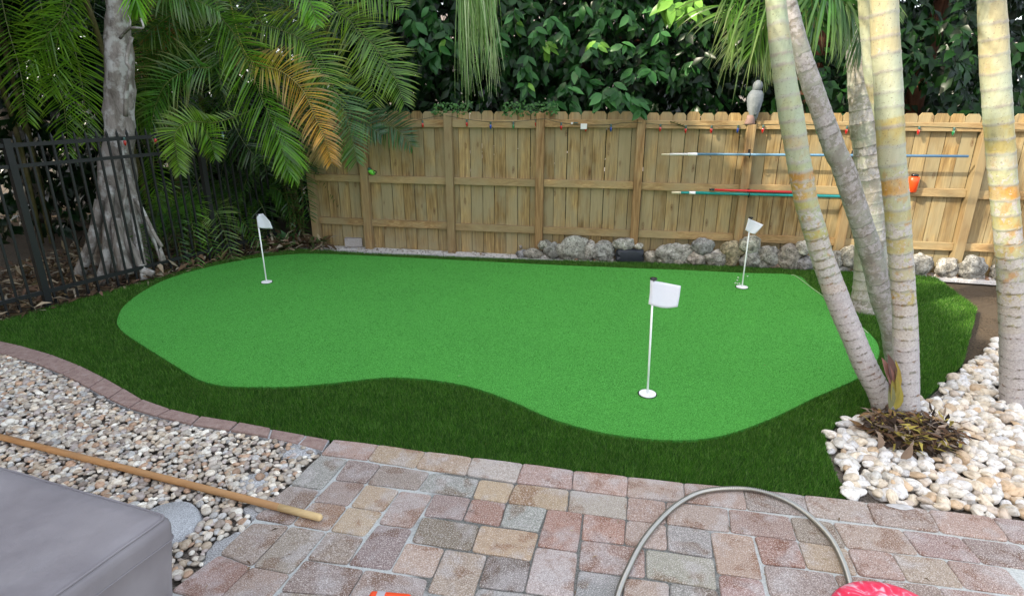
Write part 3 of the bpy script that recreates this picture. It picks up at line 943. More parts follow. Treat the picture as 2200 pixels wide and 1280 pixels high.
for k in range(len(post_u)):
    hw = 0.046
    bevbox('post', FP(post_u[k] - hw, 0.004 + 0.0, -0.05), Fd * (2 * hw), Fn * 0.092, UP * (post_h[k] + 0.05 + R.uniform(-.005, .005)), M['post'], fence)
    if k + 1 < len(post_u):
        for (z0, z1) in ((0.268, 0.353), (0.826, 0.912), (1.498, 1.585)):
            a0 = post_u[k] + hw + 0.001; L = post_u[k + 1] - hw - 0.001 - a0
            dz = R.uniform(-0.008, 0.008)
            bevbox('rail', FP(a0, 0.005, z0 + dz), Fd * L, Fn * 0.040, UP * (z1 - z0), M['rail'], fence, 0.003)

# ------------------------------------------------------------------ iron fence
ifence = thing('metal_fence', 'black metal picket fence in front of the palms and grey tree', 'fence', (IF0.x, IF0.y, 0))
def IP(t, z, off=0.0):
    p = IF0 + IFd * t
    nrm = Vector((-IFd.y, IFd.x))
    return Vector((p.x + nrm.x * off, p.y + nrm.y * off, z))
ifL = (IF1 - IF0).length + 0.5
tpost = min((abs(1100 + IP(t / 100, 1.0).x / (IP(t / 100, 1.0).y * CT + 0.85 * ST) * FPX - 438), t / 100) for t in range(0, 350))[1]
d3 = Vector((IFd.x, IFd.y, 0)); n3 = Vector((-IFd.y, IFd.x, 0))
def ibar(name, t0, t1, z0, z1, th):
    mb = MB(); o = IP(t0, z0, -th / 2); mb.obox(o, d3 * (t1 - t0), n3 * th, UP * (z1 - z0)); return mb.build(name, M['iron'], ifence)
for tp in (tpost - 1.83, tpost, tpost + 1.83):
    if -0.2 < tp < ifL: ibar('post', tp - 0.028, tp + 0.028, -0.05, 1.50, 0.056)
for (z0, z1) in ((1.425, 1.46), (1.25, 1.282), (0.11, 0.145)):
    ibar('rail', 0, ifL, z0, z1, 0.028)
t = 0.04
while t < ifL:
    if min(abs(t - tpost), abs(t - tpost - 1.83), abs(t - tpost + 1.83)) > 0.045:
        mb = MB(); h = 0.009
        mb.obox(IP(t - h, 0.0, -h), d3 * 2 * h, n3 * 2 * h, UP * 1.49)
        c = IP(t, 1.49); e = h
        vs = [IP(t - e, 1.49, -e), IP(t + e, 1.49, -e), IP(t + e, 1.49, e), IP(t - e, 1.49, e), IP(t, 1.54)]
        mb.add(vs, [(0, 1, 4), (1, 2, 4), (2, 3, 4), (3, 0, 4)])
        mb.build('picket', M['iron'], ifence)
    t += 0.098

# ------------------------------------------------------------------ gravel strip behind the green
ST_P = [(-3.4, 7.9)] + [G(*p)[:2] for p in [(560, 541), (640, 529), (700, 531), (800, 538), (900, 542), (1000, 546), (1110, 551), (1250, 558), (1400, 564), (1550, 570), (1700, 576), (1850, 584), (2010, 594), (2400, 620)]] + \
    [(FP(u_r, 0.0, 0))[:2], (FP(u_l - 0.4, 0.0, 0))[:2]]
strip = sheet('gravel_strip', ST_P, -0.02, M['whitegravel'], skirt=0.03)
SP2 = np.array(ST_P); n = 5200
X = NR.uniform(-2.6, 2.0, n); Yb = NR.uniform(5.2, 8.0, n)
k = inpoly(X, Yb, ST_P); X, Yb = X[k], Yb[k]
Vs, Fs, Cs, nb = [], [], [], 0
OV, OF = np.array([(1, 0, 0), (-1, 0, 0), (0, 1, 0), (0, -1, 0), (0, 0, 1), (0, 0, -1)], float), np.array([(0, 2, 4), (2, 1, 4), (1, 3, 4), (3, 0, 4), (2, 0, 5), (1, 2, 5), (3, 1, 5), (0, 3, 5)])
for x, y_ in zip(X, Yb):
    s = R.uniform(0.004, 0.012)
    Vs.append(OV * s * np.array([R.uniform(.7, 1.2), R.uniform(.7, 1.2), 0.7]) + np.array([x, y_, -0.018])); Fs.append(OF + nb); nb += 6
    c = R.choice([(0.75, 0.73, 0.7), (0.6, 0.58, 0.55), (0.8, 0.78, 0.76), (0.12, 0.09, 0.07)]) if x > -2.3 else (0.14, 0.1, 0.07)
    Cs.append(np.tile(np.array(c), (6, 1)))
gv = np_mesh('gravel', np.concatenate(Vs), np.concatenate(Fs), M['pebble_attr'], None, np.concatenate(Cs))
tag(gv, 'white crushed shell gravel along the foot of the wooden fence', 'gravel')

# ------------------------------------------------------------------ rocks
ROCKS = [ # cx, cy, w, h, back, tint, label
 (1123,545,26,16,0,(0.8,0.8,0.85),'flat grey stone at the end of the rock row, first rock after the white gravel'),
 (1147,545,42,20,0,(1.0,0.95,0.85),'low crumbly tan rock lying behind the turf, just right of the flat grey stone'),
 (1171,527,26,20,1,(1.05,1.05,0.95),'small pale mossy rock leaning on the third full fence post from the left'),
 (1186,538,34,34,0,(0.75,0.75,0.72),'hollow dark mouthed rock left of the biggest round boulder'),
 (1232,534,64,48,0,(1.0,1.0,0.93),'biggest round grey boulder of the rock row, standing alone against the fence'),
 (1268,538,26,36,1,(1.35,1.3,1.25),'whitish rock wedged between the two roundest boulders'),
 (1295,540,48,40,0,(0.98,0.98,0.97),'pitted upright grey boulder left of the black stone'),
 (1340,524,44,26,1,(1.05,1.05,1.0),'oval grey rock resting on top of the black stone'),
 (1372,529,18,13,1,(1.4,1.35,1.25),'tiny white rock perched beside the fence post above the black stone'),
 (1398,551,26,22,0,(0.95,0.88,0.78),'small brownish rock touching the right side of the black stone'),
 (1452,543,74,38,0,(1.0,0.99,0.95),'long oval grey boulder, widest of the row'),
 (1509,530,44,34,1,(0.78,0.8,0.82),'dark bluish grey rock set behind and above the long oval boulder'),
 (1424,559,22,14,0,(1.0,1.0,0.92),'small mossy rock tucked under the left end of the long oval boulder'),
 (1464,560,40,18,0,(1.05,1.0,0.92),'low pale rock in front of the long oval boulder'),
 (1496,555,38,28,0,(1.05,0.95,0.88),'knobbly pinkish rock below the dark bluish rock'),
 (1540,555,50,34,0,(1.1,1.07,1.03),'light faceted grey rock left of the yellowish overhanging rock'),
 (1573,542,52,42,0,(1.0,0.88,0.62),'yellowish tan rock with a wide overhanging top'),
 (1611,526,42,36,1,(1.1,1.12,1.0),'rough pale rock behind the pole of the distant flag on the rock side'),
 (1617,556,48,38,0,(0.9,0.92,0.9),'grey rock at the turf edge crossed by the thin flag pole'),
 (1651,551,50,40,0,(0.92,0.92,0.88),'rugged dark grey rock just right of the thin flag pole'),
 (1699,549,52,44,0,(0.9,0.84,0.78),'craggy rock with reddish streaks left of the leaning palm trunk'),
 (1725,533,28,32,1,(1.3,1.3,1.22),'pointed white rock standing up against the lowest rail'),
 (1729,565,36,26,0,(0.8,0.8,0.85),'smooth grey rock touching the leaning yellow palm from behind'),
 (1665,569,34,14,0,(1.05,0.75,0.62),'flat reddish stone lying at the turf edge under the craggy rock'),
 (1795,557,30,32,0,(0.95,0.95,0.9),'narrow grey rock seen between the two leaning palm trunks'),
 (1829,552,46,46,1,(1.05,1.02,0.92),'tall layered tan rock left of the upright grey palm'),
 (1808,577,28,13,0,(1.0,1.0,1.0),'small flat rock in front of the tall layered rock'),
 (1902,560,44,40,0,(0.9,0.9,0.88),'grey rock hidden behind the three palm trunks'),
 (1975,566,54,40,0,(1.0,0.98,0.94),'round grey rock just right of the thick yellow palm'),
 (2035,572,46,34,0,(1.1,1.06,1.0),'pale rock second to the right of the thick yellow palm'),
 (2090,574,56,46,0,(0.92,0.92,0.9),'large grey rock third to the right of the thick yellow palm'),
 (2155,582,50,36,0,(1.0,0.95,0.85),'tan rock at the far right end of the rock row'),
]
def turf_y(px):
    xs = [640, 700, 800, 900, 1000, 1110, 1250, 1400, 1550, 1700, 1850, 2010, 2300]; ys = [529, 531, 538, 542, 546, 551, 558, 564, 570, 576, 584, 594, 612]
    return float(np.interp(px, xs, ys))
for (cx_, cy_, w, h, back, tint, lab) in ROCKS:
    g = G(cx_, turf_y(cx_))
    Y = g.y + 0.07 + w / 600 + back * 0.13
    fy = (FA + Fd * ((g.x - FA.x) / Fd.x)).y
    p = atY(cx_, cy_, min(Y, fy - 0.12))
    k = ppm(p)
    a, c = w / k / 2 * 1.08, h / k / 2 * 1.12
    b = min(a, c) * 1.0
    b = min(b, max(0.05, (fy - 0.05 - p.y)))
    off = Vector((cx_ * 1.7, cy_ * 0.9, w * 3.3))
    v = []
    for q in IV4:
        qv = Vector(q)
        s = 1 + 0.34 * noise.noise(qv * 1.25 + off) + 0.16 * noise.noise(qv * 3.0 + off) + 0.13 * abs(noise.noise(qv * 5.5 + off)) - 0.10 * abs(noise.noise(qv * 11 + off))
        # flattened facets
        s = min(s, 1.12 + 0.12 * noise.noise(qv * 2 + off))
        v.append(Vector((qv.x * a * s, qv.y * b * s, qv.z * c * s)) + p)
    if lab.startswith('yellowish'):
        v = [Vector((p.x + (q.x - p.x) * (1 if q.z > p.z - 0.01 else 0.55), q.y, q.z)) for q in v]
    lo = min(q.z for q in v)
    if not back and lo > -0.01: v = [Vector((q.x, q.y, q.z if q.z > p.z else p.z - (p.z - q.z) * (p.z + 0.03) / (p.z - lo))) for q in v]
    o = mo('limestone_rock', v, [tuple(f) for f in IF4.tolist()], M['rock'], None, smooth=True, origin=(p.x, p.y, min(q.z for q in v)))
    o.color = tuple(t * 0.86 for t in tint) + (1,)
    tag(o, lab, 'rock', 'limestone rocks along the wooden fence')
# rubble under the second layer keeps the raised rocks supported
Vs, Fs, Cs, nb = [], [], [], 0
for i in range(520):
    px = R.uniform(1115, 2200); g = G(px, turf_y(px)); fy = (FA + Fd * ((g.x - FA.x) / Fd.x)).y
    t_ = R.random(); y_ = g.y + 0.05 + (fy - 0.03 - g.y - 0.05) * t_
    s = R.uniform(0.012, 0.04); zz = -0.02 + 0.13 * t_ * R.uniform(0.2, 1) if px < 1900 else -0.02
    m = np.array(Euler((R.uniform(0, 3), R.uniform(0, 3), 0)).to_matrix())
    vv = (PEBM[i % 6][1] * np.array([s, s * .8, s * .6])) @ m.T + np.array([g.x * y_ / g.y if False else g.x, y_, zz])
    Vs.append(vv); Fs.append(IF2 + nb); nb += len(vv)
    Cs.append(np.tile(np.array(R.choice([(0.4, 0.38, 0.35), (0.25, 0.22, 0.19), (0.5, 0.48, 0.45), (0.30, 0.18, 0.12)])), (len(vv), 1)))
rb = np_mesh('rubble', np.concatenate(Vs), np.concatenate(Fs), M['pebble_attr'], None, np.concatenate(Cs), smooth=True)
tag(rb, 'small loose rubble filling the gaps between the limestone rocks', 'rubble')
# black stone
p = G(1355, 563); p = p + Vector((0, 0.07, 0)); k = ppm(p)
v = []
for q in IV3:
    qv = Vector(q); m = max(abs(qv.x), abs(qv.y), abs(qv.z)); qb = qv.lerp(qv / m, 0.65)
    s = 1 + 0.18 * noise.noise(qv * 1.6 + Vector((3, 9, 1)))
    v.append(Vector((qb.x * 31 / k * s, qb.y * 0.075, 0.060 + qb.z * 0.088 * s)) + Vector((p.x, p.y, 0)))
o = mo('black_stone', v, [tuple(f) for f in IF3.tolist()], M['blackrock'], None)
tag(o, 'angular blue black stone under the oval grey rock', 'stone')
# blocks by the fence
def block(px0, px1, py1, hgt, dep, mat, lab, rot=0.0):
    a, b = G(px0, py1), G(px1, py1)
    d = (b - a); L = d.length; d.normalize()
    dd = Vector((math.cos(rot) * d.x - math.sin(rot) * d.y, math.sin(rot) * d.x + math.cos(rot) * d.y, 0))
    nn = Vector((-dd.y, dd.x, 0))
    mb = MB(); mb.obox(a - UP * 0.01, dd * L, nn * dep, UP * hgt)
    o = mb.build('concrete_block', mat); m = o.modifiers.new('bev', 'BEVEL'); m.width = 0.006; m.segments = 2
    tag(o, lab, 'block', 'old concrete blocks at the fence foot'); return o
block(741, 778, 530, 0.115, 0.12, M['block'], 'clean grey concrete block in front of the second fence post', 0.12)
block(711, 740, 523, 0.125, 0.12, M['darkblock'], 'dark stained broken block left of the clean grey one', -0.1)

# ------------------------------------------------------------------ fronds
def frond_geo(mb, ctrl, L=0.40, sp=0.036, ang=68, droop=0.75, N=(0, -1, 0.25), wid=0.0165, col=(0.05, 0.14, 0.03), col2=None, tipcol=None, start=0.1, end_taper=0.35,
              rach=0.007, rcol=(0.14, 0.17, 0.04), rag=0.12, nseg=4, asym=(1, 1)):
    pts0 = crom(ctrl, 40)
    ln = sum((pts0[i + 1] - pts0[i]).length for i in range(39))
    n = max(8, int(ln / sp))
    pts = crom(ctrl, n)
    N = Vector(N).normalized()
    rs = [rach * (1 - 0.8 * i / (n - 1)) for i in range(n)]
    step = max(1, n // 24)
    idx = list(range(0, n, step))
    if idx[-1] != n - 1: idx.append(n - 1)
    mb.tube([pts[i] for i in idx], [rs[i] for i in idx], 5, rcol)
    for i in range(int(start * n), n):
        s = i / (n - 1)
        T = (pts[min(i + 1, n - 1)] - pts[max(i - 1, 0)]).normalized()
        S = T.cross(N)
        if S.length < 0.1: S = T.cross(Vector((1, 0.2, 0)))
        S.normalize()
        prof = math.sin(PI * min(1, (s + 0.12) / 0.75) * 0.5) if s < 0.6 else 1 - (s - 0.6) / 0.4 * (1 - end_taper)
        for sd_ in (-1, 1):
            if R.random() < 0.03: continue
            l = L * prof * R.uniform(0.88, 1.08) * asym[0 if sd_ < 0 else 1]
            a = math.radians(ang + 6 * R.uniform(-1, 1) - 20 * s * s)
            d = (S * sd_ * math.sin(a) + T * math.cos(a) + N * R.uniform(-rag, 0.22)).normalized()
            p = pts[i].copy()
            c = col if col2 is None else lerp3(col, col2, min(1, max(0, s * 1.4 - 0.1 + R.uniform(-.15, .15))))
            k = R.uniform(0.6, 1.5)
            c = tuple(x * k for x in c)
            Wn = (N + Vector((R.uniform(-.5, .5), R.uniform(-.3, .3), R.uniform(-.3, .5)))).normalized()
            vs, cs = [], []
            for q in range(nseg + 1):
                t = q / nseg
                w = wid * (0.45 + 1.1 * t) if t < 0.5 else wid * (1.0 - (t - 0.5) * 2) ** 0.8
                w = max(w, 0.0008) * 0.5
                W = d.cross(Wn); W.normalize()
                cc = c
                if tipcol is not None: cc = lerp3(c, tipcol, max(0, t - 0.35) * 1.3)
                else: cc = lerp3(c, (c[0] * 2.2, c[1] * 1.5, c[2] * 1.3), max(0, t - 0.4) * 1.5)  # paler tips: yellowing, with leaflet highlights put into the colour
                vs += [p + W * w, p - W * w]; cs += [cc, cc]
                p = p + d * (l / nseg)
                d = (d + Vector((0, 0, -1)) * droop * R.uniform(0.75, 1.2) * (0.4 + 1.2 * t) / nseg).normalized()
            mb.add(vs, [(2 * q, 2 * q + 1, 2 * q + 3, 2 * q + 2) for q in range(nseg)], cs)
GRN = (0.082, 0.21, 0.015); DGR = (0.018, 0.060, 0.008); BGR = (0.11, 0.33, 0.025); BLU = (0.060, 0.17, 0.035); YEL = (0.34, 0.33, 0.04); ORG = (0.46, 0.20, 0.035); TANF = (0.42, 0.30, 0.15); BRN = (0.22, 0.11, 0.03)
def pxp(lst): return [atY(x, y, Y) for x, y, Y in lst]
palm1 = thing('areca_palm', 'big clumping areca palm whose arching fronds hang over the fence corner', 'palm', (-2.55, 8.3, 0))
for (x, y, tx, ty, tz) in ((-2.5, 8.3, -2.3, 8.1, 3.6), (-2.75, 8.5, -2.9, 8.2, 3.8), (-2.35, 8.6, -1.9, 8.4, 3.9), (-2.95, 8.25, -3.2, 8.0, 3.3)):
    mb = MB(); P_ = crom([(x, y, -0.05), ((x + tx) / 2 + 0.06, (y + ty) / 2, tz * 0.5), (tx, ty, tz)], 14)
    mb.tube(P_, [0.04 - 0.001 * i for i in range(14)], 8); mb.build('stem', M['stem'], palm1, True)
HERO = [
 # control px points, kwargs
 ([(500,-120,8.0),(545,30,7.5),(600,64,7.2),(646,85,7.1),(685,139,7.05),(705,196,7.05),(716,250,7.1)], dict(L=0.44, col=(0.14,0.29,0.025), tipcol=YEL, droop=0.75)),
 ([(480,-60,7.9),(520,100,7.2),(560,140,6.95),(602,152,6.85),(648,191,6.8),(674,245,6.8),(698,300,6.8),(712,348,6.85)], dict(L=0.38, col=(0.24,0.30,0.03), col2=(0.60,0.30,0.045), tipcol=TANF, droop=0.8, rcol=(0.40,0.34,0.08))),
 ([(660,-120,7.9),(718,12,7.4),(755,49,7.3),(785,110,7.25),(798,165,7.25),(803,222,7.25)], dict(L=0.47, col=(0.14,0.28,0.02), tipcol=(0.22,0.22,0.05), droop=0.55)),
 ([(700,-80,7.9),(770,60,7.3),(800,95,7.15),(829,134,7.1),(850,170,7.1),(868,222,7.1)], dict(L=0.40, col=(0.10,0.23,0.03), droop=0.5)),
 ([(620,-40,7.7),(685,110,7.3),(706,165,7.1),(734,224,7.0),(755,291,6.95),(766,345,6.95)], dict(L=0.46, col=BLU, droop=0.55, asym=(0.8, 1.15))),
 ([(430,-90,7.9),(470,26,7.3),(504,75,7.1),(537,147,6.95),(568,224,6.85),(600,300,6.8),(618,365,6.8)], dict(L=0.56, col=(0.075,0.21,0.015), droop=0.55, ang=55)),
 ([(560,-80,7.6),(640,-20,7.1),(668,10,7.0),(680,50,6.95)], dict(L=0.30, col=BGR, droop=0.9, ang=60)),
 ([(640,-90,7.6),(740,-45,7.2),(810,-20,7.1),(856,20,7.1)], dict(L=0.38, col=GRN, droop=0.8)),
 ([(700,200,8.0),(780,242,7.35),(822,262,7.2),(856,282,7.15),(886,314,7.15)], dict(L=0.30, col=(0.025,0.09,0.025), droop=0.35)),
 ([(640,180,7.9),(735,225,7.25),(780,262,7.1),(818,290,7.05)], dict(L=0.33, col=(0.03,0.09,0.035), droop=0.4)),
 ([(520,-60,7.9),(555,20,7.5),(590,200,7.35),(630,290,7.3),(660,360,7.3)], dict(L=0.42, col=DGR, droop=0.4)),
 ([(560,180,7.4),(610,290,7.0),(624,330,6.95),(632,385,6.95)], dict(L=0.33, col=BGR, droop=0.35, ang=40)),
 ([(440,60,7.6),(490,230,7.3),(520,300,7.2),(560,350,7.2)], dict(L=0.42, col=DGR, droop=0.5)),
 ([(590,120,7.7),(660,260,7.3),(690,310,7.25),(700,345,7.25)], dict(L=0.34, col=(0.13,0.14,0.03), col2=(0.34,0.24,0.09), tipcol=TANF, droop=0.7)),
]
for j in range(10):
    x0 = R.uniform(440, 720); x1 = x0 + R.uniform(-150, 170); y1 = R.uniform(60, 330) if x1 < 760 else R.uniform(40, 200); Yf = R.uniform(7.6, 8.0)
    HERO.append(([(x0, -110, Yf + .4), (x0 + (x1 - x0) * .35, -20 + y1 * .25, Yf + .1), (x0 + (x1 - x0) * .75, y1 * .6, Yf), (x1, y1, Yf)], dict(L=R.uniform(.36, .48), col=R.choice([(0.045, 0.13, 0.012), (0.03, 0.095, 0.010), (0.075, 0.20, 0.016)]), tipcol=R.choice([None, (0.2, 0.28, 0.05)]), droop=R.uniform(.5, 1.0), wid=0.014)))
for ctrl, kw in HERO:
    mb = MB(); frond_geo(mb, pxp(ctrl), **kw); mb.build('frond', M['frond'], palm1)
palm2 = thing('areca_palm', 'left areca palm beside the grey trunk with fronds drooping behind the metal fence', 'palm', (-4.4, 7.6, 0))
for (x, y, tx, ty, tz) in ((-4.3, 7.7, -4.2, 7.5, 3.4), (-4.55, 7.5, -4.8, 7.4, 3.1), (-4.15, 8.0, -3.8, 7.9, 3.6)):
    mb = MB(); mb.tube(crom([(x, y, -0.05), ((x + tx) / 2 + 0.05, (y + ty) / 2, tz * 0.5), (tx, ty, tz)], 12), 0.032, 8); mb.build('stem', M['stem'], palm2, True)
HERO2 = [
 ([(520,60,7.8),(462,139,7.2),(411,147,7.05),(357,180,6.95),(333,232,6.9),(322,285,6.9)], dict(L=0.46, col=(0.055,0.18,0.022), tipcol=(0.30,0.27,0.10), droop=0.95, ang=62)),
 ([(560,230,7.4),(470,262,6.9),(410,262,6.6),(377,285,6.45),(380,330,6.4),(388,372,6.4)], dict(L=0.28, col=(0.14,0.29,0.025), tipcol=(0.18,0.24,0.06), droop=0.55, sp=0.026)),
 ([(400,250,7.2),(430,272,6.8),(452,300,6.7),(462,340,6.7)], dict(L=0.24, col=GRN, droop=0.6, sp=0.026)),
 ([(330,-110,7.4),(340,-20,6.8),(385,-8,6.6),(430,5,6.6),(470,25,6.6)], dict(L=0.34, col=(0.07,0.18,0.03), tipcol=(0.2,0.22,0.12), droop=1.1, ang=70)),
 ([(300,-120,7.2),(290,-60,6.6),(292,-10,6.4),(296,20,6.4)], dict(L=0.34, col=BGR, droop=0.5, ang=35)),
 ([(350,-70,7.6),(345,20,7.4),(345,70,7.3),(332,120,7.3)], dict(L=0.34, col=BRN, tipcol=(0.4,0.25,0.08), droop=1.0)),
 ([(300,40,7.8),(300,100,7.5),(290,140,7.4),(288,170,7.4)], dict(L=0.25, col=(0.3,0.18,0.06), tipcol=TANF, droop=1.0)),
 ([(420,140,7.6),(350,210,7.2),(310,240,7.1),(280,270,7.1)], dict(L=0.36, col=GRN, droop=0.7)),
 ([(450,330,7.3),(430,380,7.1),(400,430,7.0),(385,470,7.0)], dict(L=0.36, col=DGR, droop=0.6)),
 ([(560,180,8.0),(500,40,7.6),(450,60,7.5),(410,110,7.4)], dict(L=0.40, col=DGR, droop=0.6)),
 ([(330,300,7.4),(330,350,7.0),(335,400,6.9),(350,440,6.9)], dict(L=0.33, col=GRN, droop=0.5)),
 ([(480,-60,7.8),(500,40,7.5),(470,90,7.4),(440,130,7.4)], dict(L=0.40, col=GRN, droop=0.6)),
]
for j in range(11):
    x0 = R.uniform(300, 480); x1 = x0 + R.uniform(-190, 90); y1 = R.uniform(60, 420); Yf = R.uniform(7.1, 7.6)
    HERO2.append(([(x0, -110, Yf + .4), (x0 + (x1 - x0) * .35, -20 + y1 * .25, Yf + .1), (x0 + (x1 - x0) * .75, y1 * .6, Yf), (x1, y1, Yf)], dict(L=R.uniform(.34, .46), col=R.choice([(0.045, 0.13, 0.012), (0.03, 0.095, 0.010)]), tipcol=R.choice([None, (0.2, 0.28, 0.05)]), droop=R.uniform(.5, 1.0), wid=0.014)))
for x0, x1, y1 in ((-20, 60, 260), (60, 150, 330), (150, 110, 200), (120, 190, 300), (200, 60, 150)):
    HERO2.append(([(x0, -130, 6.9), (x0 + (x1 - x0) * .4, y1 * .15, 6.7), (x0 + (x1 - x0) * .8, y1 * .6, 6.6), (x1, y1, 6.6)], dict(L=0.42, col=GRN, droop=.7, wid=0.015)))
for ctrl, kw in HERO2:
    mb = MB(); frond_geo(mb, pxp(ctrl), **kw); mb.build('frond', M['frond'], palm2)
# understorey palms and dark background palms
def rnd_palm(name, x, y, h, nf, L, lab, cat='palm', cols=(DGR, GRN), grp=None, fl=1.3, sp=0.045, r=0.03):
    t_ = thing(name, lab, cat, (x, y, 0), grp)
    for j in range(3):
        a = R.uniform(0, 6.3); bx, by = x + 0.12 * math.cos(a), y + 0.12 * math.sin(a)
        mb = MB(); mb.tube(crom([(bx, by, -0.05), (bx + 0.04, by, h * 0.5), (bx + 0.1 * math.cos(a), by + 0.1 * math.sin(a), h)], 8), r, 6); mb.build('stem', M['stem'], t_, True)
    for j in range(nf):
        a = 2 * PI * (j + R.random()) / nf
        o_ = Vector((x + 0.1 * math.cos(a), y + 0.1 * math.sin(a), h * R.uniform(0.75, 1.0)))
        d = Vector((math.cos(a), math.sin(a), 0)); f = fl * R.uniform(0.75, 1.15); up = R.uniform(0.15, 0.6)
        mb = MB()
        frond_geo(mb, [o_, o_ + d * f * 0.3 + UP * up * 0.9, o_ + d * f * 0.65 + UP * up * 0.8, o_ + d * f - UP * R.uniform(0.1, 0.5)], L=L * R.uniform(0.8, 1.1), sp=sp, N=(0, -0.5, 0.85),
                  col=R.choice(cols), droop=0.6, nseg=3, rach=0.006)
        mb.build('frond', M['frond'], t_)
    return t_
UG = 'small palms filling the shade behind the metal fence'
rnd_palm('small_palm', -3.55, 7.75, 0.35, 12, 0.26, 'small low palm behind the metal fence near its corner post', cols=((0.035, 0.12, 0.015), (0.055, 0.17, 0.02), DGR), grp=UG, fl=0.75, sp=0.03, r=0.012)
rnd_palm('small_palm', -3.9, 7.3, 0.25, 11, 0.26, 'small low palm with drooping leaves behind the thick metal fence post', cols=((0.04, 0.13, 0.015), (0.07, 0.19, 0.02), (0.10, 0.18, 0.05)), grp=UG, fl=0.7, sp=0.03, r=0.012)
rnd_palm('small_palm', -2.95, 8.05, 0.9, 12, 0.30, 'dark leafy palm in the gap left of the wooden fence', cols=(DGR, (0.03, 0.10, 0.012)), grp=UG, fl=0.9, sp=0.03, r=0.016)
rnd_palm('small_palm', -3.2, 8.4, 0.6, 10, 0.28, 'low shaded palm behind the one in the fence gap', cols=(DGR, (0.03, 0.10, 0.012)), grp=UG, fl=0.8, sp=0.03, r=0.016)
rnd_palm('small_palm', -4.15, 6.95, 0.2, 9, 0.25, 'tuft of young palm leaves at the foot of the metal fence', cols=((0.055, 0.17, 0.02), (0.03, 0.11, 0.014)), grp=UG, fl=0.6, sp=0.03, r=0.012)
BG_ = 'tall dark palms standing in the shade at the back left'
for i, (x, y, h, lb) in enumerate([(-5.2, 8.9, 2.9, 'tall dark palm at the back, seen just right of the grey trunk'), (-4.2, 9.6, 3.2, 'tall dark palm behind the long drooping green frond'), (-3.1, 9.9, 2.8, 'tall dark palm behind the orange frond'),
                        (-6.3, 8.0, 3.0, 'tall dark palm behind the grey trunk'), (-2.1, 10.2, 3.3, 'tall dark palm nearest to the broad leaved tree'), (-3.7, 8.7, 1.6, 'short dark palm right behind the metal fence corner')]):
    rnd_palm('dark_palm', x, y, h, 17, 0.42, lb, cols=(DGR, (0.016, 0.055, 0.010), (0.03, 0.10, 0.014)), grp=BG_, fl=1.7, sp=0.05)

# ------------------------------------------------------------------ broad leaves
LS = [(0, 0.0), (0.18, 0.34), (0.42, 0.5), (0.68, 0.40), (0.88, 0.17), (1.0, 0.0)]
def leaf_geo(o, d, nrm, L, W, curl=0.25, fold=0.18):
    d = Vector(d).normalized(); nrm = Vector(nrm); nrm = (nrm - d * nrm.dot(d))
    if nrm.length < 1e-3: nrm = d.orthogonal()
    nrm.normalize(); s = d.cross(nrm)
    v, f = [], []
    for t, w in LS:
        c = o + d * (t * L) - nrm * (curl * L * t * t)
        if w == 0: v.append(c)
        else:
            v += [c + s * w * W + nrm * fold * w * W, c, c - s * w * W + nrm * fold * w * W]
    f = [(0, 1, 2), (0, 2, 3)]
    for k in range(3):
        b = 1 + 3 * k
        f += [(b, b + 3, b + 4, b + 1), (b + 1, b + 4, b + 5, b + 2)]
    f += [(10, 13, 11), (11, 13, 12)]
    return v, f
def cluster(p, face, nl, L, cols):
    out = []
    face = Vector(face).normalized()
    for j in range(nl):
        a = R.uniform(-1.3, 1.3)
        side = Vector((0, 0, -1)) * math.cos(a) + face.cross(Vector((0, 0, 1))).normalized() * math.sin(a)
        d = (side + face * R.uniform(0.0, 0.6) + Vector((R.uniform(-.2, .2), R.uniform(-.2, .2), 0))).normalized()
        nrm = (face + Vector((R.uniform(-.5, .5), R.uniform(-.4, .4), R.uniform(0.0, 0.9)))).normalized()
        l = L * R.uniform(0.75, 1.2)
        c = R.choice(cols); k = R.uniform(0.7, 1.3)
        out.append((p + Vector((R.uniform(-.04, .04), R.uniform(-.04, .04), R.uniform(-.05, .05))), d, nrm, l, l * R.uniform(0.42, 0.52), tuple(x * k for x in c)))
    return out
LC = [(0.030, 0.120, 0.028), (0.044, 0.155, 0.040), (0.018, 0.080, 0.018), (0.070, 0.205, 0.060)]
LCY = [(0.15, 0.34, 0.05), (0.19, 0.40, 0.06)]
tree = thing('broadleaf_tree', 'dense broad leaved tree with glossy hanging leaves behind the wooden fence', 'tree', (1.2, 10.2, 0))
mb = MB(); mb.tube(crom([(1.2, 10.2, -0.05), (1.1, 10.2, 1.5), (1.3, 10.1, 3.0), (1.2, 10.2, 5.0)], 14), [0.17 - 0.006 * i for i in range(14)], 10); mb.build('trunk', M['bark_red'], tree, True)
for j in range(12):
    a = R.uniform(0, 2 * PI); z0 = R.uniform(1.2, 3.2)
    o_ = Vector((1.15, 10.2, z0)); d = Vector((math.cos(a) * R.uniform(1.2, 2.8), math.sin(a) * R.uniform(.6, 1.4), R.uniform(0.2, 1.2)))
    mb = MB(); mb.tube(crom([o_, o_ + d * 0.5 + UP * 0.25, o_ + d, o_ + d * 1.3 - UP * 0.3], 10), [0.05 - 0.0045 * i for i in range(10)], 6); mb.build('limb', M['bark_red'], tree, True)
hero_leaves, mass_leaves = [], []
HC = [(1150,70),(1125,120),(1180,30),(1080,95),(1290,90),(1300,40),(1270,115),(1310,180),(1330,215),(1360,215),(1345,30),(1320,5),(1400,20),(1240,150),(1160,150),(1135,185),(1220,190),(1260,175),(1200,60),(1060,110),
      (930,20),(910,90),(900,55),(945,100),(920,125),(960,80),(1110,50),(1420,60),(1390,150),(1360,155),(1450,160),(1480,145),(1290,60),(1180,90),(1250,20),(1410,110),(1100,20),(1225,225),(1195,215),(880,30),(1070,60),(1130,150),(1340,90)]
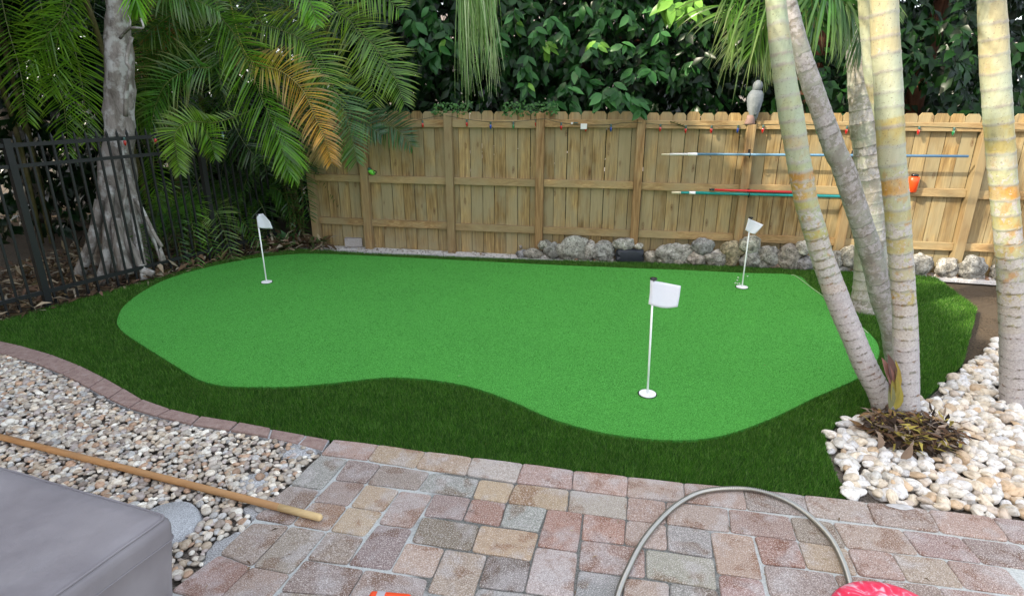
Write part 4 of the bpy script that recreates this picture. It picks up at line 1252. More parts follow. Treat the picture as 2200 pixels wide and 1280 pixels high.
for (x, y) in HC:
    Y = 7.75 + R.uniform(-0.1, 0.35) if x < 1500 else 7.5
    hero_leaves += cluster(atY(x + R.uniform(-8, 8), y + R.uniform(-8, 8), Y), (R.uniform(-.3, .3), -1, 0.3), R.choice([5, 6, 7, 8]), 0.175, LC if R.random() < 0.85 else LC + LCY)
for (x, y) in [(1440, 8), (1470, 15), (1495, 5), (1425, 0)]:
    hero_leaves += cluster(atY(x, y, 6.9), (0, -1, 0.3), 6, 0.2, LCY)
for (x, y) in [(1303, 205), (1318, 200), (1335, 198), (1350, 222), (1372, 228), (1290, 212)]:
    hero_leaves = cluster(atY(x, y, 6.82), (0, -1, 0.4), 4, 0.17, LC) + hero_leaves
extra = hero_leaves[296:]
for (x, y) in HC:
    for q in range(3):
        extra += cluster(atY(x + R.uniform(-45, 45), y + R.uniform(-35, 35), 7.95 + R.uniform(0, 0.5)), (R.uniform(-.4, .4), -1, 0.3), 6, 0.17, [scale_col(c, 0.6) for c in LC])  # leaves set further back, colour darkened for the shade between front clusters
mbx = MB()
for (o_, d, nn, l, w, c) in extra:
    v, f = leaf_geo(o_, d, nn, l, w); mbx.add(v, f, [c] * len(v))
xo = mbx.build('crown', M['leaf'], tree, True); xo['kind'] = 'stuff'
hero_leaves = hero_leaves[:296]
for (o_, d, nn, l, w, c) in hero_leaves:
    v, f = leaf_geo(o_, d, nn, l, w)
    mo('leaf', v, f, M['leaf'], tree, True, [c] * len(v), origin=o_)
def gap(u_, v_):                                     # places where the sky shows through low down
    return any(((u_ - a) / ra) ** 2 + ((v_ - b) / rb) ** 2 < 1 for a, b, ra, rb in ((1015, 205, 34, 45), (1465, 222, 60, 22), (1585, 195, 34, 42), (850, 215, 30, 18), (350, 105, 14, 12), (295, 135, 10, 22)))
def proj(p):
    dy = p[1] * CT + (H - p[2]) * ST
    return 1100 + p[0] / dy * FPX, 640 - ((p[2] - H) * CT + p[1] * ST) / dy * FPX
def mass(xr, yr, zr, n, L, cols, parent, name, nl=4, thin=0.6, kind='stuff'):
    V, F, C = [], [], []
    nb = 0
    T = []
    for i in range(n):
        p = Vector((R.uniform(*xr), R.uniform(*yr), R.uniform(*zr)))
        u_, v_ = proj(p)
        if gap(u_, v_) and R.random() < thin: continue
        for (o_, d, nn, l, w, c) in cluster(p, (R.uniform(-1, 1), -1, R.uniform(-.2, .8)), nl, L, cols):
            # cheap leaf: two folded quads
            d = d.normalized(); nn = (nn - d * nn.dot(d)).normalized(); s = d.cross(nn)
            m = o_ + d * l * 0.5; e = o_ + d * l - nn * l * 0.15
            a = m + s * w * 0.5 + nn * 0.01; b = m - s * w * 0.5 + nn * 0.01
            V += [o_, a, m, e, b]; C += [c] * 5
            F += [(nb, nb + 1, nb + 2), (nb + 1, nb + 3, nb + 2), (nb, nb + 2, nb + 4), (nb + 2, nb + 3, nb + 4)]
            nb += 5
    return np_mesh(name, np.array([v[:] for v in V]), np.array(F), M['leaf'], parent, np.array(C), kind=kind)
DL = [(0.003, 0.014, 0.003), (0.006, 0.023, 0.005), (0.008, 0.030, 0.007)]  # near-black greens: the shade deep in the foliage put into leaf colour
LCM = [(0.008, 0.036, 0.007), (0.013, 0.052, 0.010), (0.005, 0.024, 0.005)]  # darkened greens painting shade on the leaves behind the front ones
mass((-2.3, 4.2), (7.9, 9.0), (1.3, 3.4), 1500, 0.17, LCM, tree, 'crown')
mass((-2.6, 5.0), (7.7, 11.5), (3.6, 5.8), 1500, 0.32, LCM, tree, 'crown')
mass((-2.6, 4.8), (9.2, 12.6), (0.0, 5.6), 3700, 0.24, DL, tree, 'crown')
tree2 = thing('broadleaf_tree', 'leafy dark tree behind the palms at the right end of the wooden fence', 'tree', (5.6, 8.6, 0))
mb = MB(); mb.tube([(5.6, 8.6, -0.05), (5.5, 8.6, 1.8), (5.7, 8.6, 4.2)], [0.14, 0.12, 0.08], 9); mb.build('trunk', M['bark_red'], tree2, True)
mass((3.2, 8.2), (7.1, 10.5), (1.3, 4.6), 2200, 0.2, LCM, tree2, 'crown')
hedge = thing('dark_tree', 'shadowy mass of leaves closing the view behind the left palms', 'tree', (-5.5, 11.2, 0))
mb = MB(); mb.tube([(-5.5, 11.2, -0.05), (-5.6, 11.2, 2.0), (-5.4, 11.2, 5)], [0.2, 0.16, 0.1], 9); mb.build('trunk', M['bark_red'], hedge, True)
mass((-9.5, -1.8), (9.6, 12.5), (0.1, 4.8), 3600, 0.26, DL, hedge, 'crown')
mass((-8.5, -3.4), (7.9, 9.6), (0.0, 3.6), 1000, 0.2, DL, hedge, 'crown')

# big reddish trunk behind the right part of the fence
rt = thing('old_tree', 'thick dark reddish brown trunk rising behind the owl decoy', 'tree', atY(1697, 300, 8.3).xy.to_3d())
mb = MB(); mb.tube([Vector((atY(1697, 300, 8.3).x, 8.3, z)) + Vector((0.03 * z, 0, 0)) for z in (-0.05, 0.6, 1.2, 1.8, 2.4, 3.2, 4.4)], [0.34, 0.31, 0.29, 0.28, 0.27, 0.26, 0.24], 14)
mb.build('trunk', M['bark_red'], rt, True)
mb = MB(); q = atY(1697, 300, 8.3)
for j in range(5):
    a = 1.2 * j; mb.tube([(q.x + .1, 8.3, 4.0), (q.x + math.cos(a), 8.3 + math.sin(a), 5.0), (q.x + 2 * math.cos(a), 8.3 + 2 * math.sin(a), 5.8)], [0.15, 0.08, 0.03], 6)
mb.build('limb', M['bark_red'], rt, True)
mass((1.6, 6.0), (7.2, 10.2), (4.6, 6.0), 380, 0.3, DL, rt, 'crown')
mass((4.0, 12.5), (10.0, 13.5), (0.4, 4.8), 1900, 0.26, DL, tree2, 'crown')
# neighbouring house
nh = thing('house', 'pale neighbouring house glimpsed through gaps in the foliage', 'house', (4, 17, 0))
mb = MB(); mb.obox((-3, 16, -0.05), (15, 0, 0), (0, 5, 0), (0, 0, 3.0)); mb.build('wall', M['housewall'], nh)
mb = MB(); mb.add([(-3.5, 15.4, 3.0), (12.5, 15.4, 3.0), (12.5, 21.6, 3.0), (-3.5, 21.6, 3.0), (-0.5, 18.5, 4.6), (9.5, 18.5, 4.6)], [(0, 1, 5, 4), (1, 2, 5), (2, 3, 4, 5), (3, 0, 4), (3, 2, 1, 0)]); mb.build('roof', M['houseroof'], nh)
for x in (-1, 3, 7):
    mb = MB(); mb.obox((x, 15.96, 1.0), (1.4, 0, 0), (0, 0.03, 0), (0, 0, 1.2)); w_ = mb.build('window', M['white'], nh)
    mb = MB(); mb.obox((x + .06, 15.94, 1.06), (1.28, 0, 0), (0, 0.015, 0), (0, 0, 1.08)); mb.build('pane', M['glass'], w_)

# ------------------------------------------------------------------ tall shade trees off to the left (they shade the yard)
SH = 'tall shade trees beyond the metal fence'
def shade_tree(x, y, rx, ry, z0, z1, lab):
    t_ = thing('shade_tree', lab, 'tree', (x, y, 0), SH)
    mb = MB(); mb.tube([(x, y, -0.05), (x + .1, y, z0 * .6), (x, y, (z0 + z1) / 2)], [0.22, 0.18, 0.1], 9); mb.build('trunk', M['bark_grey'], t_, True)
    V = []; c = Vector((x, y, (z0 + z1) / 2)); off = Vector((x * 3, y * 3, 0))
    for q in IV4:
        qv = Vector(q); s = 1 + 0.16 * noise.noise(qv * 1.4 + off) + 0.10 * noise.noise(qv * 4 + off)
        m = max(abs(qv.x), abs(qv.y), abs(qv.z)); qb = qv.lerp(qv / m, 0.55)
        V.append((c.x + qb.x * rx * s * 0.9, c.y + qb.y * ry * s, c.z + qb.z * (z1 - z0) / 2 * s * 0.93))
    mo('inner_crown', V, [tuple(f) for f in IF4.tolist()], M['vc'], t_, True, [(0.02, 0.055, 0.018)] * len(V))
    LV, LF, LCc = [], [], []; nb = 0
    for i in range(2600):
        q = Vector(V[R.randrange(len(V))]) + Vector((R.uniform(-.3, .3), R.uniform(-.3, .3), R.uniform(-.3, .3)))
        d = Vector((R.uniform(-1, 1), R.uniform(-1, 1), R.uniform(-1, .3))).normalized(); s = d.cross(Vector((R.uniform(-1, 1), R.uniform(-1, 1), 1))).normalized()
        LV += [q, q + d * .12 + s * .06, q + d * .26, q + d * .12 - s * .06]; LF.append((nb, nb + 1, nb + 2, nb + 3)); nb += 4
        LCc += [R.choice(DL)] * 4
    np_mesh('crown', np.array([v[:] for v in LV]), np.array(LF), M['leaf'], t_, np.array(LCc))
SHADE_TOP = 8.1
for (x, y, h, lb) in [(-6.6, -3.6, 0, 'shade tree standing beyond the fence behind the viewer'), (-6.4, -0.4, 0, 'shade tree beyond the fence beside the covered furniture'), (-6.3, 2.8, 0, 'shade tree beyond the fence left of the putting green'), (-6.9, 6.2, 0.1, 'shade tree beyond the fence behind the grey trunk'), (-7.6, 9.4, 0.5, 'shade tree beyond the back left corner')]:
    shade_tree(x, y, 1.5, 2.25, 2.0 if y < 5 else 2.6, SHADE_TOP + h, lb)
for (x, y) in ((-9.8, 2), (-10, 6)):
    shade_tree(x, y, 1.8, 2.3, 0.3, 8.0, 'second row shade tree further out at y %s' % y if False else {-2: 'second row shade tree behind the viewer', 2: 'second row shade tree level with the putting green', 6: 'second row shade tree level with the wooden fence'}[y])

# ------------------------------------------------------------------ grey tree at the left
gt = thing('grey_tree', 'pale grey barked tree with flared roots behind the black metal fence', 'tree', G(235, 585).xy.to_3d())
gY = 6.6
gpts = [atY(x, y, gY) for x, y in ((262, 600), (262, 540), (256, 460), (254, 380), (256, 280), (254, 180), (254, 80), (255, 0), (254, -120), (250, -400))]
gr_ = [128, 104, 84, 66, 54, 54, 52, 50, 50, 54]
P_ = crom(gpts, 36); rr = list(np.interp(np.linspace(0, 9, 36), range(10), gr_))
v, f, n_ = tube_geo(P_, [r_ / 2 / ppm(P_[i]) for i, r_ in enumerate(rr)], 20)
v = [q + Vector((noise.noise(q * 4), noise.noise(q * 4 + Vector((9, 0, 0))), 0)) * 0.05 + Vector((noise.noise(q * 13), noise.noise(q * 13 + Vector((9, 0, 0))), 0)) * 0.018 for q in v]
mo('trunk', v, f, M['bark_grey'], gt, True)
def gtube(px, rad, name='root', n=7):
    pts = crom([atY(a, b, c) for a, b, c in px], 16)
    mb = MB(); k = len(pts); mb.tube(pts, [rad[0] + (rad[1] - rad[0]) * i / (k - 1) for i in range(k)], n); mb.build(name, M['bark_grey'], gt, True)
gtube([(266, 330, 6.45), (282, 400, 6.35), (310, 470, 6.3), (335, 520, 6.3), (350, 560, 6.3)], (0.03, 0.035))
gtube([(275, 420, 6.35), (300, 440, 6.25), (330, 500, 6.2), (348, 530, 6.2)], (0.018, 0.02))
gtube([(262, 500, 6.2), (285, 540, 6.1), (300, 575, 6.1), (330, 590, 6.1)], (0.05, 0.04))
gtube([(250, 470, 6.15), (256, 530, 6.05), (275, 590, 6.0)], (0.05, 0.07))
gtube([(275, 380, 6.35), (290, 470, 6.25), (300, 540, 6.15), (312, 600, 6.1)], (0.03, 0.05))
gtube([(240, 400, 6.3), (232, 480, 6.15), (228, 560, 6.05), (214, 610, 6.0)], (0.035, 0.06))
gtube([(262, 300, 6.4), (270, 400, 6.28), (262, 480, 6.2), (268, 560, 6.1)], (0.012, 0.02), 'aerial_root')
gtube([(215, 430, 6.3), (200, 510, 6.2), (170, 590, 6.1)], (0.05, 0.06))
gtube([(283, 80, 6.5), (272, 130, 6.45), (280, 150, 6.45), (272, 190, 6.45), (270, 250, 6.5)], (0.018, 0.022), 'aerial_root')
gtube([(258, 82, 6.5), (275, 64, 6.4), (290, 60, 6.35), (308, 60, 6.3), (302, 40, 6.3)], (0.016, 0.008), 'branch')
gtube([(268, 70, 6.4), (278, 58, 6.3), (280, 45, 6.3), (274, 32, 6.3)], (0.010, 0.005), 'branch')
# crown of the grey tree far above the frame
mb = MB()
for j in range(6):
    a = j * 1.05; mb.tube(crom([P_[-1], P_[-1] + Vector((math.cos(a) * .8, math.sin(a) * .8, .8)), P_[-1] + Vector((math.cos(a) * 1.9, math.sin(a) * 1.6, 1.4))], 8), [0.1 - 0.01 * q for q in range(8)], 6)
mb.build('limb', M['bark_grey'], gt, True)
c_ = P_[-1]
mass((c_.x - 2.2, c_.x + 1.2), (c_.y - 1.5, c_.y + 2.0), (c_.z + 0.2, c_.z + 2.0), 420, 0.24, LC, gt, 'crown')

# ------------------------------------------------------------------ leaf litter
def litter(poly, n, name, lab, smin, smax, cols, zr=(0.0, 0.05), z0=0.0):
    P = np.array(poly); V, F, C = [], [], []; nb = 0; k = 0
    while k < n:
        x = R.uniform(P[:, 0].min(), P[:, 0].max()); y = R.uniform(P[:, 1].min(), P[:, 1].max())
        if not inpoly(np.array([x]), np.array([y]), poly)[0]: continue
        k += 1
        l = R.uniform(smin, smax); w = l * R.uniform(0.08, 0.3)
        d = Vector((R.uniform(-1, 1), R.uniform(-1, 1), R.uniform(-.25, .35))).normalized(); s = d.cross(Vector((R.uniform(-.6, .6), R.uniform(-.6, .6), 1))).normalized()
        o_ = Vector((x, y, z0 + R.uniform(*zr)))
        mid = o_ + d * l * .5 + UP * l * R.uniform(-.05, .2)
        V += [o_, mid + s * w / 2, o_ + d * l, mid - s * w / 2]; F.append((nb, nb + 1, nb + 2, nb + 3)); nb += 4
        c = scale_col(R.choice(cols), R.uniform(.6, 1.3)); C += [c] * 4
    o = np_mesh(name, np.array([v[:] for v in V]), np.array(F), M['litter'], None, np.array(C))
    tag(o, lab, 'leaf litter'); return o
LT = [(0.28, 0.19, 0.11), (0.16, 0.10, 0.055), (0.38, 0.30, 0.20), (0.09, 0.055, 0.03), (0.45, 0.38, 0.28), (0.20, 0.12, 0.08)]
litter([(-4.55, 4.5), (-3.42, 6.75), (-3.0, 7.6), (-3.6, 8.6), (-5.6, 7.6), (-5.6, 4.6)], 4200, 'leaf_litter', 'dry brown leaves and fronds heaped along the foot of the metal fence', 0.04, 0.20, LT, (-0.04, 0.06))
litter([G(*p)[:2] for p in [(580, 541), (640, 532), (700, 534)]] + [(FP(-0.62, 0.05, 0))[:2], (FP(-1.2, 0.05, 0))[:2], (-3.2, 7.8)], 700, 'fallen_leaves', 'dry palm leaves and twigs in the corner between both fences', 0.05, 0.26, LT + [(0.10, 0.16, 0.05)], (-0.02, 0.07))
litter([G(*p)[:2] for p in [(1170, 548), (1380, 556), (1880, 580)]] + [(FP(5.5, 0.1, 0))[:2], (FP(2.2, 0.1, 0))[:2]], 420, 'fallen_twigs', 'dry twigs and leaf scraps caught among the limestone rocks', 0.03, 0.12, LT, (0.0, 0.14))
litter([G(*p)[:2] for p in [(700, 536), (1110, 549)]] + [(FP(2.0, 0.02, 0))[:2], (FP(-0.4, 0.02, 0))[:2]], 170, 'leaf_scraps', 'brown leaf scraps on the white gravel by the fence', 0.02, 0.07, LT, (-0.012, 0.0))

# ------------------------------------------------------------------ palms at the right
def ringed(name_parent, px_pts, wid_px, Ys, colfn, ring=0.075, n=20, ext=None):
    pts = [atY(x, y, Y) for (x, y), Y in zip(px_pts, Ys)]
    rad = [w / 2 / ppm(p) for w, p in zip(wid_px, pts)]
    if ext:
        for e, r_ in ext: pts.append(Vector(e)); rad.append(r_)
    m0 = crom(pts, 60)
    cum = [0]
    for i in range(59): cum.append(cum[-1] + (m0[i + 1] - m0[i]).length)
    Ltot = cum[-1]
    N_ = int(Ltot / 0.0085)
    par = np.interp(np.linspace(0, Ltot, N_), cum, np.linspace(0, 1, 60))
    seg = len(pts) - 1
    P_, Rr, L_ = [], [], []
    ph = []
    s = 0; nxt = 0; rings = []
    q = 0.02
    while q < Ltot:
        rings.append(q); q += ring * R.uniform(0.8, 1.2) * (0.75 + 0.5 * q / Ltot)
    for i in range(N_):
        t = par[i] * seg; k = min(int(t), seg - 1); ft = t - k
        a = crom(pts, 2)  # placeholder to keep type
        P_.append(None)
        Rr.append(rad[k] * (1 - ft) + rad[k + 1] * ft)
        L_.append(i / (N_ - 1) * Ltot)
    fine = crom(pts, 600)
    for i in range(N_): P_[i] = fine[min(599, int(round(par[i] * 599)))]
    # smooth positions
    for _ in range(3):
        P_ = [P_[0]] + [(P_[i - 1] + P_[i] * 2 + P_[i + 1]) / 4 for i in range(1, N_ - 1)] + [P_[-1]]
    import bisect
    v, f, _ = tube_geo(P_, Rr, n)
    vv, vc = [], []
    phs = R.uniform(0, 6)
    for i, p in enumerate(v):
        ci = min(i // n, N_ - 1); c = P_[ci]; a = 2 * PI * (i % n) / n
        lf = L_[ci] + 0.009 * math.sin(a + phs) + 0.006 * noise.noise(Vector((math.cos(a) * 1.3, math.sin(a) * 1.3, L_[ci] * 5 + phs)))
        if i >= N_ * n: lf = L_[ci]
        b = bisect.bisect(rings, lf)
        dm = min([abs(lf - rings[k]) for k in (b - 1, b) if 0 <= k < len(rings)] or [9])
        fr = (lf - (rings[b - 1] if b else 0)) / ring
        g = 1 + 0.034 * math.exp(-(dm / 0.006) ** 2) - 0.014 * min(1, fr) + 0.05 * noise.noise(p * 6)
        vv.append(c + (p - c) * g)
        col, al = colfn(c.z, b, lf)
        if dm < 0.008:
            sc_ = (0.36, 0.33, 0.29) if al < 0.55 else (0.13, 0.11, 0.10)
            col = lerp3(col, sc_, 0.75); al = al * 0.6
        vc.append((*col, al))
    return mo('trunk', vv, f, M['greytrunk'] if colfn in (col_grey, col_big) else M['palmtrunk'], name_parent, True, vc), P_
def col_yellow(z, sid, L):
    rr = random.Random(sid * 7 + 3)
    pal = [(0.38, 0.37, 0.14), (0.46, 0.30, 0.07), (0.34, 0.38, 0.20), (0.44, 0.25, 0.07), (0.36, 0.40, 0.26)]
    c = pal[rr.randrange(len(pal))]
    if z > 1.6: c = lerp3(c, (0.38, 0.46, 0.34), 0.55)
    al = float(np.interp(z, [0.0, 0.75, 1.0, 1.5, 2.4], [1.0, 0.92, 0.60, 0.28, 0.02])) + rr.uniform(-.12, .12)
    if z < 0.8: c = (0.36, 0.31, 0.26)
    return c, al
def col_grey(z, sid, L):
    rr = random.Random(sid * 5 + 1)
    return lerp3((0.24, 0.22, 0.19), (0.34, 0.32, 0.29), rr.random()), 0.50 + rr.uniform(-.12, .12)
def col_thick(z, sid, L):
    rr = random.Random(sid * 11 + 5)
    pal = [(0.44, 0.37, 0.15), (0.50, 0.29, 0.08), (0.42, 0.42, 0.25), (0.44, 0.41, 0.27)]
    c = pal[rr.randrange(4)]
    if z > 1.75: c = lerp3(c, (0.44, 0.48, 0.34), 0.65)
    al = float(np.interp(z, [0.0, 0.55, 0.9, 1.5, 2.4], [0.95, 0.85, 0.55, 0.35, 0.05])) + rr.uniform(-.12, .12)
    if z < 0.5: c = (0.34, 0.30, 0.25)
    return c, al
def col_big(z, sid, L):
    rr = random.Random(sid * 3 + 8)
    return lerp3((0.20, 0.18, 0.14), (0.42, 0.39, 0.33), rr.random()), 0.42 + rr.uniform(-.2, .2)
GP_ = 'ringed palms growing in a cluster at the right'
pA = thing('palm_tree', 'leaning palm with yellow green bands and white ringed foot, frontmost', 'palm', G(1907, 893), GP_)
ringed(pA, [(1908, 900), (1891, 848), (1861, 789), (1823, 700), (1798, 640), (1766, 550), (1750, 496), (1732, 435), (1724, 390), (1710, 310), (1698, 240), (1686, 165), (1675, 85), (1666, 0)],
       [50, 48, 47, 47, 48, 45, 46, 46, 47, 48, 50, 47, 44, 42], [3.22] * 14, col_yellow, 0.062, ext=[(atY(1655, -90, 3.22), 0.046), (atY(1640, -260, 3.25), 0.04)])
pB = thing('palm_tree', 'slender all grey palm trunk leaning just behind the yellow banded one', 'palm', G(1940, 860), GP_)
ringed(pB, [(1944, 872), (1929, 783), (1913, 700), (1894, 640), (1873, 550), (1856, 496), (1832, 422), (1808, 350), (1795, 327), (1764, 240), (1738, 165), (1712, 77), (1694, 0)],
       [46, 44, 42, 44, 46, 45, 45, 43, 45, 42, 40, 36, 30], [3.5] * 13, col_grey, 0.075, ext=[(atY(1672, -90, 3.5), 0.036), (atY(1640, -240, 3.5), 0.03)])
pC = thing('palm_tree', 'thick upright grey palm standing in the grass farthest back', 'palm', G(1862, 670), GP_)
ringed(pC, [(1862, 676), (1866, 640), (1870, 560), (1868, 440), (1866, 326), (1857, 258), (1849, 129), (1838, 40), (1830, -30)],
       [82, 66, 60, 60, 60, 58, 54, 50, 48], [5.15] * 9, col_big, 0.10, ext=[(atY(1815, -150, 5.15), 0.09), (atY(1800, -320, 5.15), 0.08)])
pD = thing('palm_tree', 'thickest pale yellow palm with orange patches at the right edge of the cluster', 'palm', G(1945, 898), GP_)
ringed(pD, [(1944, 905), (1944, 800), (1944, 700), (1942, 640), (1933, 518), (1922, 390), (1915, 327), (1907, 165), (1901, 60), (1899, 0)],
       [58, 50, 47, 46, 48, 50, 54, 56, 56, 55], [3.18] * 10, col_thick, 0.085, ext=[(atY(1895, -110, 3.18), 0.058), (atY(1888, -300, 3.18), 0.05)])
pE = thing('palm_tree', 'thin green yellow palm stem squeezed behind the thickest trunk', 'palm', G(1960, 870), GP_)
ringed(pE, [(1962, 868), (1958, 700), (1944, 560), (1925, 420), (1903, 300), (1885, 220), (1870, 165), (1862, 80), (1856, 0)],
       [26, 26, 26, 26, 25, 25, 24, 24, 24], [3.42] * 9, col_thick, 0.11, ext=[(atY(1850, -90, 3.42), 0.028), (atY(1840, -240, 3.42), 0.025)])
pF = thing('palm_tree', 'pale yellow palm trunk standing alone beyond the cluster to the right', 'palm', G(2182, 850), GP_)
ringed(pF, [(2184, 885), (2178, 700), (2166, 520), (2150, 330), (2138, 160), (2130, 0)],
       [58, 52, 50, 52, 54, 52], [3.4] * 6, col_thick, 0.085, ext=[(atY(2122, -110, 3.4), 0.055), (atY(2112, -260, 3.4), 0.05)])
# hanging fronds: leaflets as long ribbons
def hang(parent, ctrl, L, col, tip, **kw):
    mb = MB(); frond_geo(mb, pxp(ctrl), L=L, col=col, tipcol=tip, **kw); return mb.build('frond', M['frond'], parent)
YG = (0.09, 0.22, 0.025)
hang(pC, [(1760,-260,5.0),(1710,-90,4.7),(1650,-30,4.6),(1590,0,4.6),(1560,35,4.6)], 0.74, YG, (0.26,0.32,0.12), droop=1.35, ang=62, sp=0.046, wid=0.014, rag=0.55, nseg=6)
hang(pC, [(1770,-240,5.1),(1700,-60,4.8),(1660,20,4.7),(1640,60,4.7),(1620,110,4.7)], 0.50, YG, (0.36,0.38,0.20), droop=1.1, ang=45, sp=0.024, wid=0.012, rag=0.3, nseg=6)
hang(pC, [(1790,-240,5.0),(1740,-100,4.5),(1690,-60,4.3),(1620,-45,4.3),(1570,-30,4.3)], 0.74, (0.07,0.19,0.025), (0.30,0.34,0.14), droop=1.45, ang=62, sp=0.05, wid=0.013, rag=0.55, nseg=6)
hang(pC, [(1800,-260,5.0),(1790,-120,4.6),(1770,-50,4.4),(1800,-10,4.3),(1830,30,4.3)], 0.55, (0.05,0.15,0.03), (0.14,0.22,0.06), droop=1.5, ang=50, sp=0.022, wid=0.018, nseg=6)
hang(pC, [(1810,-260,5.0),(1780,-100,4.7),(1750,-30,4.6),(1745,20,4.6),(1760,60,4.6)], 0.48, (0.045,0.14,0.03), (0.12,0.20,0.05), droop=1.5, ang=55, sp=0.022, wid=0.017, nseg=6)
hang(pC, [(1800,-250,5.1),(1840,-100,4.9),(1850,0,4.8),(1845,60,4.8),(1850,110,4.8)], 0.42, (0.05,0.13,0.03), (0.14,0.20,0.06), droop=1.2, ang=40, sp=0.024, wid=0.014, nseg=5)
# the thin hanging tassel-like frond tip at the top middle
tassel = thing('hanging_palm', 'pale thin stranded palm frond hanging down into the top middle of the view', 'palm frond', atY(1015, -90, 6.2))
mb = MB()
c0 = atY(978, -70, 6.2); c1 = atY(1062, -60, 6.2)
for j in range(190):
    t_ = R.random(); o_ = c0.lerp(c1, t_) + Vector((R.uniform(-.03, .03), R.uniform(-.12, .12), R.uniform(-.12, .05)))
    ln = R.uniform(0.35, 1.05) * (1.0 if t_ > 0.35 else 1.15) ; d = Vector((R.uniform(-.10, .10) + 0.06, R.uniform(-.08, .08), -1)).normalized()
    w = R.uniform(0.003, 0.008); c = scale_col(R.choice([(0.26, 0.42, 0.15), (0.15, 0.30, 0.08), (0.42, 0.52, 0.28)]), R.uniform(.8, 1.25))
    s = Vector((1, R.uniform(-.8, .8), 0)).normalized(); vs = []
    for q in range(6):
        tt = q / 5; pp = o_ + d * ln * tt + Vector((0.02 * math.sin(3 * tt + j), 0, 0)); ww = w * (1 - tt * .85)
        vs += [pp + s * ww, pp - s * ww]
    mb.add(vs, [(2 * q, 2 * q + 1, 2 * q + 3, 2 * q + 2) for q in range(5)], [c] * 12)
mb.build('frond', M['frond'], tassel)
mb = MB(); mb.tube(crom([atY(1180, -420, 6.6), atY(1120, -250, 6.4), atY(1040, -130, 6.2), atY(985, -70, 6.2)], 12), 0.012, 6); mb.build('rachis', M['stem'], tassel, True)
# crown fronds far above frame on the yellow palms (real, mostly out of view)
for (pt, ppx, Y, nf) in ((pA, (1640, -260), 3.25, 6), (pD, (1888, -300), 3.18, 6)):
    o_ = atY(*ppx, Y)
    for j in range(nf):
        a = 2 * PI * j / nf + 0.3; d = Vector((math.cos(a), math.sin(a), 0))
        mb = MB(); frond_geo(mb, [o_, o_ + d * .5 + UP * .7, o_ + d * 1.2 + UP * .95, o_ + d * 1.9 + UP * .5], L=0.45, sp=0.06, N=(0, 0, 1), col=GRN, droop=0.8, nseg=3)
        mb.build('frond', M['frond'], pt)

# root mound with dry leaf bases
V_, F_ = [], []
nu, nv = 28, 10
for j in range(nv + 1):
    r_ = j / nv
    for i in range(nu):
        a = 2 * PI * i / nu
        x = mound.x + math.cos(a) * MRX * 1.05 * r_; y_ = mound.y + math.sin(a) * MRY * 1.05 * r_
        z = 0.085 * (1 - r_ ** 2) - 0.03 + 0.03 * noise.noise(Vector((x * 12, y_ * 12, 1)))
        V_.append((x, y_, z))
for j in range(nv):
    for i in range(nu):
        F_.append((j * nu + i, (j + 1) * nu + i, (j + 1) * nu + (i + 1) % nu, j * nu + (i + 1) % nu))
rm = mo('root_mound', V_, F_, M['soil'], None, True)
tag(rm, 'dark fibrous root mound at the foot of the palm cluster', 'root mound')
MPOLY = [(mound.x + math.cos(a) * MRX, mound.y + math.sin(a) * MRY) for a in np.linspace(0, 2 * PI, 24, endpoint=False)]
litter(MPOLY, 1300, 'dry_leaves', 'brown and yellow dry leaf bases covering the palm root mound', 0.03, 0.12, [(0.16, 0.09, 0.055), (0.30, 0.18, 0.09), (0.46, 0.37, 0.09), (0.05, 0.033, 0.025), (0.36, 0.28, 0.22), (0.10, 0.07, 0.055)], (0.0, 0.09))
# curled sheaths and dying offshoot
off = thing('palm_offshoot', 'withered brown and yellow offshoot sprouting between the palm trunks', 'plant', atY(1925, 870, 3.12))
for j, (a, b, c_) in enumerate([((1920, 870), (1925, 800), (0.30, 0.26, 0.07)), ((1916, 850), (1908, 780), (0.16, 0.09, 0.07)), ((1926, 850), (1932, 775), (0.35, 0.26, 0.06)), ((1918, 830), (1900, 770), (0.24, 0.12, 0.10)), ((1924, 880), (1936, 830), (0.40, 0.34, 0.08)), ((1912, 880), (1916, 820), (0.20, 0.20, 0.10)), ((1920, 820), (1912, 762), (0.14, 0.08, 0.07))]):
    p0, p1 = atY(*a, 3.08), atY(*b, 3.06); v, f = leaf_geo(p0, p1 - p0, (R.uniform(-.5, .5), -1, .2), (p1 - p0).length, 0.05, 0.1, 0.5)
    mo('leaf', v, f, M['litter'], off, True, [c_] * len(v))
for j, (x, y) in enumerate([(1885, 965), (1935, 985)]):
    p0 = G(x, y, 0.03); v, f = leaf_geo(p0, (R.uniform(-.4, .4), R.uniform(-.3, .1), 1), (R.uniform(-.5, .5), -1, 0), 0.10, 0.05, 0.25, 0.7)
    mo('leaf', v, f, M['litter'], off, True, [R.choice([(0.28, 0.20, 0.15), (0.30, 0.23, 0.09)])] * len(v))
pb = inst('flat_pebble', RKM[2][0], G(1935, 1088, 0.006), (0, 0, -0.15), (0.055, 0.02, 0.008), None, (0.5, 0.5, 0.5))
tag(pb, 'long flat grey pebble lying on the border pavers below the river rocks', 'pebble')

